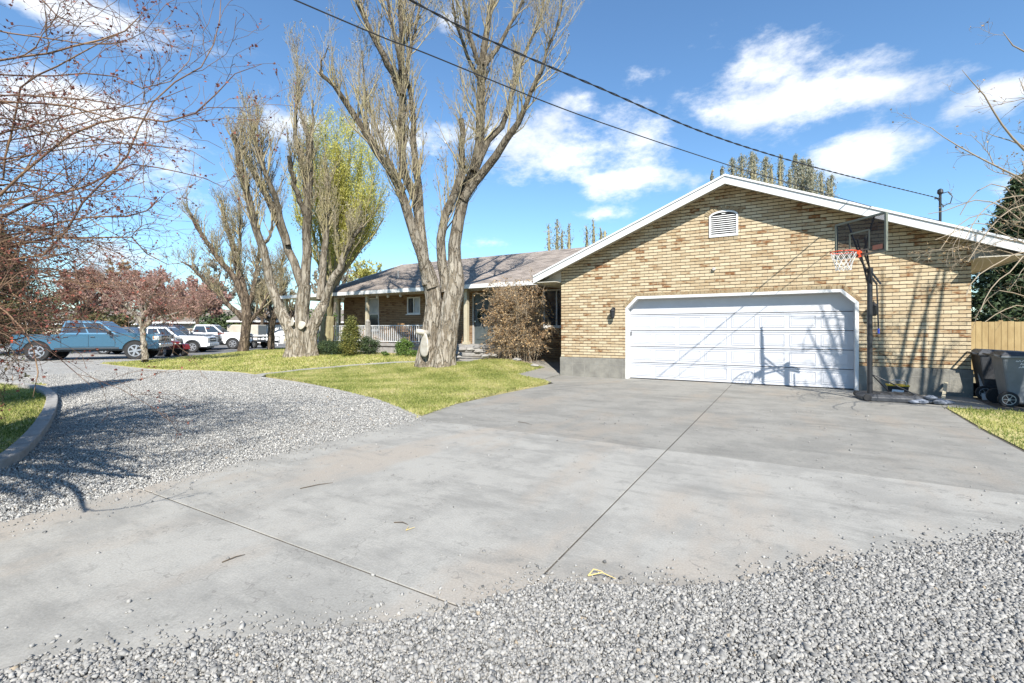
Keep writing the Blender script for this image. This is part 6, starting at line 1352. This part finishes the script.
def vehicle(name, label, cat, loc, rz, paint, W, wb, r, rear, front, zb, belt, hood, roof, cab, pickup=False, bumper='chrome', amber=True, mirror='black', rack=False, nsplit=2, group='vehicles parked on the far left', cladding=False, grille='black'):
    """x=0 rear axle, x=wb front axle; rear/front = overhangs; cab=(base_rear, roof_rear, roof_front, base_front)"""
    loc = Vector(loc) + Vector((-sin(rz), cos(rz), 0)) * (W / 2 - .13); T = tag(empty(name, loc, rz), label, cat, group); y = W / 2; ra = r * 1.16; zc = r
    xr, xf = -rear, wb + front; dz = max(0.0, zb - zc); an = math.asin(min(.95, (zb - zc) / ra)) if zb > zc else 0
    a_ = an
    up = [(xf, zb + .05), (xf + .02, hood - .28), (xf - .10, hood - .07), (xf - .55, hood), (cab[3] + .05, hood + .04)]
    if pickup: up += [(cab[3], belt), (cab[0], belt), (cab[0] - .001, belt - .02), (xr + .06, belt - .02), (xr, belt - .12)]
    else: up += [(cab[3], belt - .02), (cab[0] + .1, belt + .03), (xr + .04, belt - .05), (xr, belt - .35)]
    low = [(xr, zb + .12), (xr + .08, zb), (0 - ra * cos(a_), zb)] + arc_pts(0, zc, ra, pi - a_, a_, 11)[1:-1] + [(ra * cos(a_), zb), (wb - ra * cos(a_), zb)] + arc_pts(wb, zc, ra, pi - a_, a_, 11)[1:-1] + [(wb + ra * cos(a_), zb), (xf - .06, zb)]
    b = MB(); b.prism(up + low, 'Y', -y, y); body = b.build('body', paint, T, bevel=.075, seg=4)
    for s_ in (-1, 1): q_ = MB(); q_.box(ra + .12, wb - ra - .12, s_ * (y + .004) - .008, s_ * (y + .004) + .008, zb + .02, zb + .09); q_.build('sill_trim', M['blackp'], T)
    b = MB(); b.box(xr + .1, xf - .15, -y + .28, y - .28, zb - .10, zb + .1); b.tube([(0, -y + .1, r), (0, y - .1, r)], .06, 8); b.tube([(wb, -y + .1, r), (wb, y - .1, r)], .06, 8); b.build('chassis', M['black'], T)
    for x_ in (0, wb):                               # dark wheel wells
        b = MB(); b.prism(arc_pts(x_, zc, ra + .015, 0, pi, 13), 'Y', -y + .03, y - .03); b.build('wheel_well', M['dark'], T)
        if cladding:
            for s_ in (-1, 1):
                b = MB(); o_ = arc_pts(x_, zc, ra + .07, -.05, pi + .05, 15); i_ = arc_pts(x_, zc, ra - .01, -.05, pi + .05, 15)
                for k in range(14): b.prism([o_[k], o_[k + 1], i_[k + 1], i_[k]], 'Y', s_ * (y + .02), s_ * (y - .04))
                b.build('arch_trim', M['blackp'], T)
    # greenhouse
    yb, yt = y - .07, y - .26; z0, z1 = belt - .03, roof
    c = cab; V = [(c[0], -yb, z0), (c[3], -yb, z0), (c[3], yb, z0), (c[0], yb, z0), (c[1], -yt, z1 - .03), (c[2], -yt, z1 - .03), (c[2], yt, z1 - .03), (c[1], yt, z1 - .03)]
    V += [(c[1] + .12, -yt + .16, z1), (c[2] - .12, -yt + .16, z1), (c[2] - .12, yt - .16, z1), (c[1] + .12, yt - .16, z1)]
    F = [(0, 3, 2, 1), (0, 1, 5, 4), (1, 2, 6, 5), (2, 3, 7, 6), (3, 0, 4, 7), (4, 5, 9, 8), (5, 6, 10, 9), (6, 7, 11, 10), (7, 4, 8, 11), (8, 9, 10, 11)]
    b = MB(); b.add(V, F); b.build('cabin', paint, T, bevel=.03, seg=2)
    right = (V[0], V[1], V[5], V[4]); left = (V[2], V[3], V[7], V[6]); fr = (V[1], V[2], V[6], V[5]); re = (V[3], V[0], V[4], V[7])
    for q, flip in ((right, False), (left, True)):
        for k in range(nsplit):
            a0 = .05 + (.90) * k / nsplit + (.015 if k else 0); a1 = .05 + .90 * (k + 1) / nsplit - .015
            if flip: a0, a1 = 1 - a1, 1 - a0
            pane(q, a0, a1, .14, .86).build('side_window', M['glass'], T)
    pane(fr, .06, .94, .06, .92).build('windshield', M['glass'], T); pane(re, .08, .92, .2, .88).build('rear_window', M['glass'], T)
    # doors: seams and handles
    xs_ = np.linspace(c[0] + .12, c[3] - .1, nsplit + 1)
    for s_ in (-1, 1):
        b = MB()
        for x_ in xs_: b.box(x_ - .006, x_ + .006, s_ * (y + .0015) - .003, s_ * (y + .0015) + .003, zb + .12, belt - .05)
        b.box(xs_[0], xs_[-1], s_ * (y + .002) - .003, s_ * (y + .002) + .003, zb + .12, zb + .135); b.build('door_seam', M['dark'], T)
        for k in range(nsplit): b = MB(); b.box(xs_[k] + .08, xs_[k] + .26, s_ * (y + .015) - .018, s_ * (y + .015) + .018, belt - .16, belt - .125); b.build('door_handle', paint if not pickup else M['black'], T, bevel=.008)
        b = MB(); b.box(c[3] - .35, c[3] - .22, s_ * (y + .14) - .11, s_ * (y + .14) + .11, belt + .0, belt + .17); b.bar((c[3] - .28, s_ * (y - .03), belt + .03), (c[3] - .28, s_ * (y + .06), belt + .06), .05); b.build('mirror', M[mirror] if isinstance(mirror, str) else mirror, T, bevel=.02)
        hl = MB(); hl.box(xf - .26, xf + .03, s_ * (y - .19) - .20, s_ * (y - .19) + .202, hood - .34, hood - .12); h_ = hl.build('headlight', M['lamp_glass'], T, bevel=.025)
        if amber: b = MB(); b.box(xf - .24, xf - .19, s_ * y - .01, s_ * y + .008, hood - .30, hood - .13); b.build('turn_signal', M['amber'], h_)
        tl = MB(); tl.box(xr - .012, xr + .10, s_ * (y - .07) - .08, s_ * (y - .07) + .078, belt - .42, belt - .12); tl.build('tail_light', M['rust'], T, bevel=.01)
        wheel(T, 0, s_ * (y - .13), r, sgn=s_); wheel(T, wb, s_ * (y - .13), r, sgn=s_)
    b = MB(); b.box(xf - .02, xf + .035, -y + .42, y - .42, hood - .38, hood - .10); g_ = b.build('grille', M[grille], T, bevel=.015)
    b = MB(); b.box(xf + .03, xf + .045, -y + .43, y - .43, hood - .255, hood - .215); b.build('grille_bar', M[bumper] if isinstance(bumper, str) else bumper, g_)
    bm_ = M[bumper] if isinstance(bumper, str) else bumper
    b = MB(); b.box(xf - .12, xf + .11, -y + .04, y - .04, zb + .05, zb + .27); b.build('front_bumper', bm_, T, bevel=.04); b = MB(); b.box(xr - .12, xr + .08, -y + .06, y - .06, zb + .03, zb + .22); b.build('rear_bumper', bm_, T, bevel=.04)
    if pickup: b = MB(); b.box(xr + .08, c[0] - .06, -y + .09, y - .09, belt - .021, belt - .012); b.build('bed_opening', M['dark'], T)
    if rack:
        for s_ in (-1, 1): b = MB(); b.tube([(c[1] + .1, s_ * (yt - .04), z1 + .0), (c[1] + .2, s_ * (yt - .04), z1 + .06), (c[2] - .25, s_ * (yt - .04), z1 + .06), (c[2] - .15, s_ * (yt - .04), z1)], .02, 6); b.build('roof_rail', M['black'], T)
    return T
def car_paint(name, col, rough=.25, metal=0.0): return mat(name, col, rough, metal=metal, coat=.8, spec=.5)
blue = car_paint('metallic_blue_paint', (.055, .145, .225), .24, .35); whitep = car_paint('white_car_paint', (.72, .73, .74)); darkp = car_paint('dark_blue_car_paint', (.025, .035, .05)); greyp = car_paint('dark_grey_car_paint', (.06, .065, .07))
def park(u, t, z=-.05): p = P(u, 330, t); return Vector((p.x, p.y, z))
ra = park(38, 22.6); fa = park(136, 24.0); hd = (fa - ra); rot = math.atan2(hd.y, hd.x); wbT = hd.length
vehicle('pickup_truck', 'metallic blue crew-cab pickup truck parked behind the small pale-trunked tree', 'pickup truck', ra, rot, blue, 2.0, wbT, .47, .95, 1.0, .56, 1.32, 1.34, 2.0, (.80, .95, 2.35, 3.15), pickup=True, nsplit=2)
def place(u_front, t, wb, back_rot=0.0):
    fa_ = park(u_front, t); d = Vector((cos(rot + back_rot), sin(rot + back_rot), 0)); return fa_ - d * wb
vehicle('sport_utility_car', 'white sport utility car with black wheel-arch trim beside the blue pickup nose', 'suv', place(193, 31.6, 2.9, -.12), rot - .12, whitep, 1.93, 2.9, .38, .95, .92, .38, 1.08, 1.12, 1.76, (-.75, -.35, 1.25, 2.05), bumper=whitep, rack=True, nsplit=3, amber=False, cladding=True)
vehicle('sport_utility_car', 'dark blue-black car with a reflecting windshield behind the white sport utility car', 'suv', place(199, 34.6, 2.9, -.1), rot - .1, darkp, 1.95, 2.9, .40, .9, .95, .42, 1.2, 1.22, 1.92, (-.75, -.35, 1.25, 2.05), bumper='blackp', rack=True, nsplit=3, amber=False)
vehicle('pickup_truck', 'white crew-cab pickup truck with its nose behind the grey-brown tree trunk', 'pickup truck', place(233, 37.6, 3.7, -.1), rot - .1, whitep, 2.03, 3.7, .43, 1.2, 1.0, .45, 1.27, 1.32, 1.98, (.75, 1.0, 2.25, 3.05), pickup=True, nsplit=2, bumper=whitep, amber=False)
vehicle('sport_utility_car', 'dark grey car mostly hidden behind the bonnet of the blue pickup', 'suv', place(158, 29.8, 2.8, -.05), rot - .05, greyp, 1.9, 2.8, .36, .9, .9, .36, 1.05, 1.08, 1.72, (-.75, -.35, 1.2, 2.0), bumper='blackp', nsplit=3, amber=False)
# red quad bike
q0 = park(172, 27.6); Q = tag(empty('quad_bike', q0, rot - 1.0), 'red and black quad bike between the blue pickup and white sport utility car', 'quad bike', 'vehicles parked on the far left'); M['red'] = car_paint('red_plastic', (.11, .010, .012), .35)
for x_ in (-.62, .62):
    for s_ in (-1, 1): wheel(Q, x_, s_ * .42, .31, .25, s_, 4)
for x_ in (-.62, .62):
    for s_ in (-1, 1):
        b = MB(); o_ = arc_pts(x_, .31, .42, .25, pi - .25, 9); i_ = arc_pts(x_, .31, .38, .25, pi - .25, 9)
        for k in range(8): b.prism([o_[k], o_[k + 1], i_[k + 1], i_[k]], 'Y', s_ * .24, s_ * .58)
        b.build('fender', M['red'], Q)
b = MB(); b.prism([(-.8, .5), (-.75, .78), (-.5, .80), (.1, .78), (.35, .92), (.75, .86), (.95, .66), (.8, .42), (-.6, .36)], 'Y', -.17, .17); b.build('body', M['red'], Q, bevel=.04)
b = MB(); b.prism([(-.7, .80), (-.68, .92), (-.3, .90), (.12, .86), (.1, .79)], 'Y', -.15, .15); b.build('seat', M['black'], Q, bevel=.03)
b = MB(); b.tube([(.35, 0, .85), (.25, 0, 1.08)], .03, 8); b.tube([(.12, -.38, 1.10), (.25, -.2, 1.10), (.25, .2, 1.10), (.12, .38, 1.10)], .018, 8); b.build('handlebar', M['black'], Q)
b = MB(); b.tube([(.95, -.3, .7), (1.0, -.3, .45), (1.0, .3, .45), (.95, .3, .7), (.95, -.3, .7)], .02, 6); b.build('front_rack', M['black'], Q)
for s_ in (-1, 1): b = MB(); b.lathe((.86, s_ * .12, .72), [(.06, 0), (.05, .05)], 10, 'X'); b.build('headlight', M['lamp_glass'], Q)
# flatbed trailer
t0_ = park(259, 40); TR = tag(empty('flatbed_trailer', t0_, R(10)), 'black flatbed utility trailer parked between the two rough trunks', 'trailer', 'vehicles parked on the far left')
b = MB(); b.box(-1.3, 1.3, -1, 1, .55, .62); b.build('deck', M['black'], TR); b = MB()
for s_ in (-1, 1): b.bar((-1.3, s_ * 1, .95), (1.3, s_ * 1, .95), .05)
for s_ in (-1, 1):
    for k in range(4): b.bar((-1.28 + k * .853, s_ * 1, .6), (-1.28 + k * .853, s_ * 1, .95), .04)
b.bar((1.28, -1, .95), (1.28, 1, .95), .05); b.bar((-1.28, -1, .95), (-1.28, 1, .95), .05); b.build('side_rail', M['black'], TR)
for x_ in (-.38, .42):
    for s_ in (-1, 1): wheel(TR, x_, s_ * .86, .34, .2, s_, 5)
b = MB(); b.bar((1.3, -.5, .55), (2.3, 0, .5), .07); b.bar((1.3, .5, .55), (2.3, 0, .5), .07); b.build('hitch', M['black'], TR)

# ------------------------------------------------------------------ buildings and trees far behind
M['brown_roof'] = mat('brown_roof', (.14, .12, .10), .9, (.20, .17, .14), 3); M['far_brick'] = mat('far_red_brick', (.34, .17, .10), .85, (.26, .13, .08), 4); M['far_wall'] = mat('far_pale_wall', (.46, .42, .35), .8, (.38, .34, .28), 2)
def far_house(label, u, t, w, d, h, rh, rz_, wall, roof, nwin=3, garage=False):
    p = P(u, 330, t); T = tag(empty('distant_house', (p.x, p.y, -.08), rz_), label, 'house', 'houses beyond the parking area')
    b = MB(); b.box(-w / 2, w / 2, -d / 2, d / 2, 0, h); b.build('wall', wall, T)
    b = MB(); b.prism([(-d / 2 - .6, h - .1), (d / 2 + .6, h - .1), (0, h + rh)], 'X', -w / 2 - .5, w / 2 + .5); rf = b.build('roof', roof, T); b = MB(); b.box(-w / 2 - .52, w / 2 + .52, -d / 2 - .66, -d / 2 - .6, h - .22, h - .02); b.build('fascia', M['white'], T)
    for k in range(nwin):
        x_ = -w / 2 + (k + .5) * w / nwin; b = MB(); b.box(x_ - .7, x_ + .7, -d / 2 - .05, -d / 2 - .005, .9, 2.1); wi = b.build('window', M['white'], T); b = MB(); b.box(x_ - .62, x_ + .62, -d / 2 - .06, -d / 2 - .051, .98, 2.02); b.build('pane', M['glass'], wi)
    if garage: b = MB(); b.box(-w * .1, w * .25, -d / 2 - .08, -d / 2 - .07, 0, 2.2); b.build('garage_door', M['white'], T)
    return T
far_house('low house with brown roof far behind the white pickup', 244, 62, 16, 9, 2.6, 1.7, TH + .15, M['far_wall'], M['brown_roof'], 4)
far_house('reddish brick house with white door seen between the tree trunks', 284, 58, 8, 8, 2.7, 1.5, TH + .1, M['far_brick'], M['brown_roof'], 3, True)
far_house('pale house with brown roof behind the rosy trees', 120, 75, 20, 10, 2.6, 2.0, TH + .3, M['far_wall'], M['brown_roof'], 5)
far_house('tan house far off behind the left end of the porch', 335, 70, 12, 9, 2.8, 1.8, TH, M['far_wall'], M['brown_roof'], 4)
# white box trailer
p = P(247, 330, 48); BT = tag(empty('box_trailer', (p.x, p.y, -.06), TH + .1), 'plain pale box trailer parked behind the flatbed trailer', 'trailer'); b = MB(); b.box(-1.5, 1.5, -1.0, 1.0, .5, 2.1); b.build('body', M['far_wall'], BT, bevel=.08)
for x_ in (-.5, .5):
    for s_ in (-1, 1): wheel(BT, x_, s_ * 1.0, .35, .2, s_, 5)
# white rail fence at the road
p = P(300, 330, 46); FN = tag(empty('rail_fence', (p.x, p.y, -.05), TH), 'low white fence across the road behind the broad flared trunk', 'fence')
for k in range(8): b = MB(); b.box(-5 + k * 1.4 - .05, -5 + k * 1.4 + .05, -.05, .05, 0, 1.1); b.build('post', M['white'], FN)
b = MB(); 
for z_ in (.35, .68, 1.0): b.box(-5, 4.85, -.065, -.051, z_ - .07, z_ + .07)
b.build('rail', M['white'], FN)
for (u, t, sc, m_, lab, cat_) in ((237, 50, 1.0, 'green_leaf', 'bright green bush in front of the brown-roofed house', 'bush'), (222, 56, 1.8, 'conifer', 'dark round evergreen left of the brown-roofed house', 'bush'), (188, 60, 2.4, 'conifer_rust', 'olive evergreen bush behind the rosy trees', 'bush'), (100, 60, 2.2, 'conifer_rust', 'rusty evergreen bush left of the rosy trees', 'bush')):
    p = P(u, 330, t); shrub('distant_bush', lab, (p.x, p.y, sc * .9), (sc * 1.3, sc * 1.3, sc), 3500, .14 * sc, M[m_], cat_, clumps=50)
# far belt of trees along the horizon all round
M['far_wood'] = mat('far_wood', (1, 1, 1), .9, tint=[(0, (.07, .075, .05)), (.4, (.15, .14, .09)), (.7, (.24, .18, .14)), (1, (.20, .22, .10))], transl=.2)
fw = NM(); nt_ = 230
for i in range(nt_):
    a = 2 * pi * i / nt_ + rng.uniform(-.02, .02); d_ = rng.uniform(110, 150); x_, y_ = cos(a) * d_, sin(a) * d_
    if depth(x_, y_) > 0 and -.3 * depth(x_, y_) < CT * x_ + ST * y_: hh = rng.uniform(3, 5)
    else: hh = rng.uniform(4.5, 8.5)
    n_ = 420; dd = rng.normal(size=(n_, 3)); dd /= np.linalg.norm(dd, axis=1, keepdims=True); dd *= rng.random((n_, 1)) ** .4
    C = np.array([x_, y_, hh * .5]) + dd * np.array([4.2, 4.2, hh * .52]); fw.cards(C, rng.uniform(.5, 1.1, n_), 0, tint=np.clip(rng.normal(rng.uniform(.2, .9), .12, n_), 0, 1))
tag(fw.build('far_wood', M['far_wood']), 'hazy belt of far-off brownish spring trees along the horizon', 'trees', kind='stuff')

# twigs and leaves blown onto the drive
b = MB(); g_ = G(588, 577)
for k, (a, l) in enumerate(((.25, .16), (.9, .10))): p0 = Vector((g_[0], g_[1], .008)); d = Vector((cos(a), sin(a), 0)); b.tube([p0, p0 + d * l * .5 + Vector((0, 0, .02)) + Vector((-d.y, d.x, 0)) * .02, p0 + d * l + Vector((0, 0, .006))], [.004, .0035, .002], 5)
M['straw'] = mat('straw', (.55, .42, .16), .8); tag(b.build('dry_stalk', M['straw']), 'yellow forked dry stalk lying at the gravel edge', 'twig')
b = MB(); g_ = G(406, 531)
for a, l in ((1.2, .07), (2.0, .06)): p0 = Vector((g_[0], g_[1], .006)); b.tube([p0, p0 + Vector((cos(a) * l, sin(a) * l, .003))], [.003, .0015], 4)
tag(b.build('dry_stalk', M['straw']), 'tiny yellow dry stalk on the open concrete', 'twig')
M['twig_dark'] = mat('dark_twig', (.10, .075, .05), .9)
for (u0_, v0_, u1_, v1_, lab) in ((300, 489, 333, 483, 'thin brown twig lying on the pale concrete left of centre'), (222, 563, 245, 555, 'short dark twig on the concrete near the lower left'), (518, 422, 532, 425, 'small dark twig near the far edge of the lower slab'), (394, 523, 408, 525, 'small dark twig beside the tiny yellow stalk')):
    a_ = G(u0_, v0_); c_ = G(u1_, v1_); b = MB(); mid = ((a_[0] + c_[0]) / 2, (a_[1] + c_[1]) / 2 + .015, .010); b.tube([(a_[0], a_[1], .005), mid, (c_[0], c_[1], .004)], [.004, .0035, .0015], 5); tag(b.build('twig', M['twig_dark']), lab, 'twig')
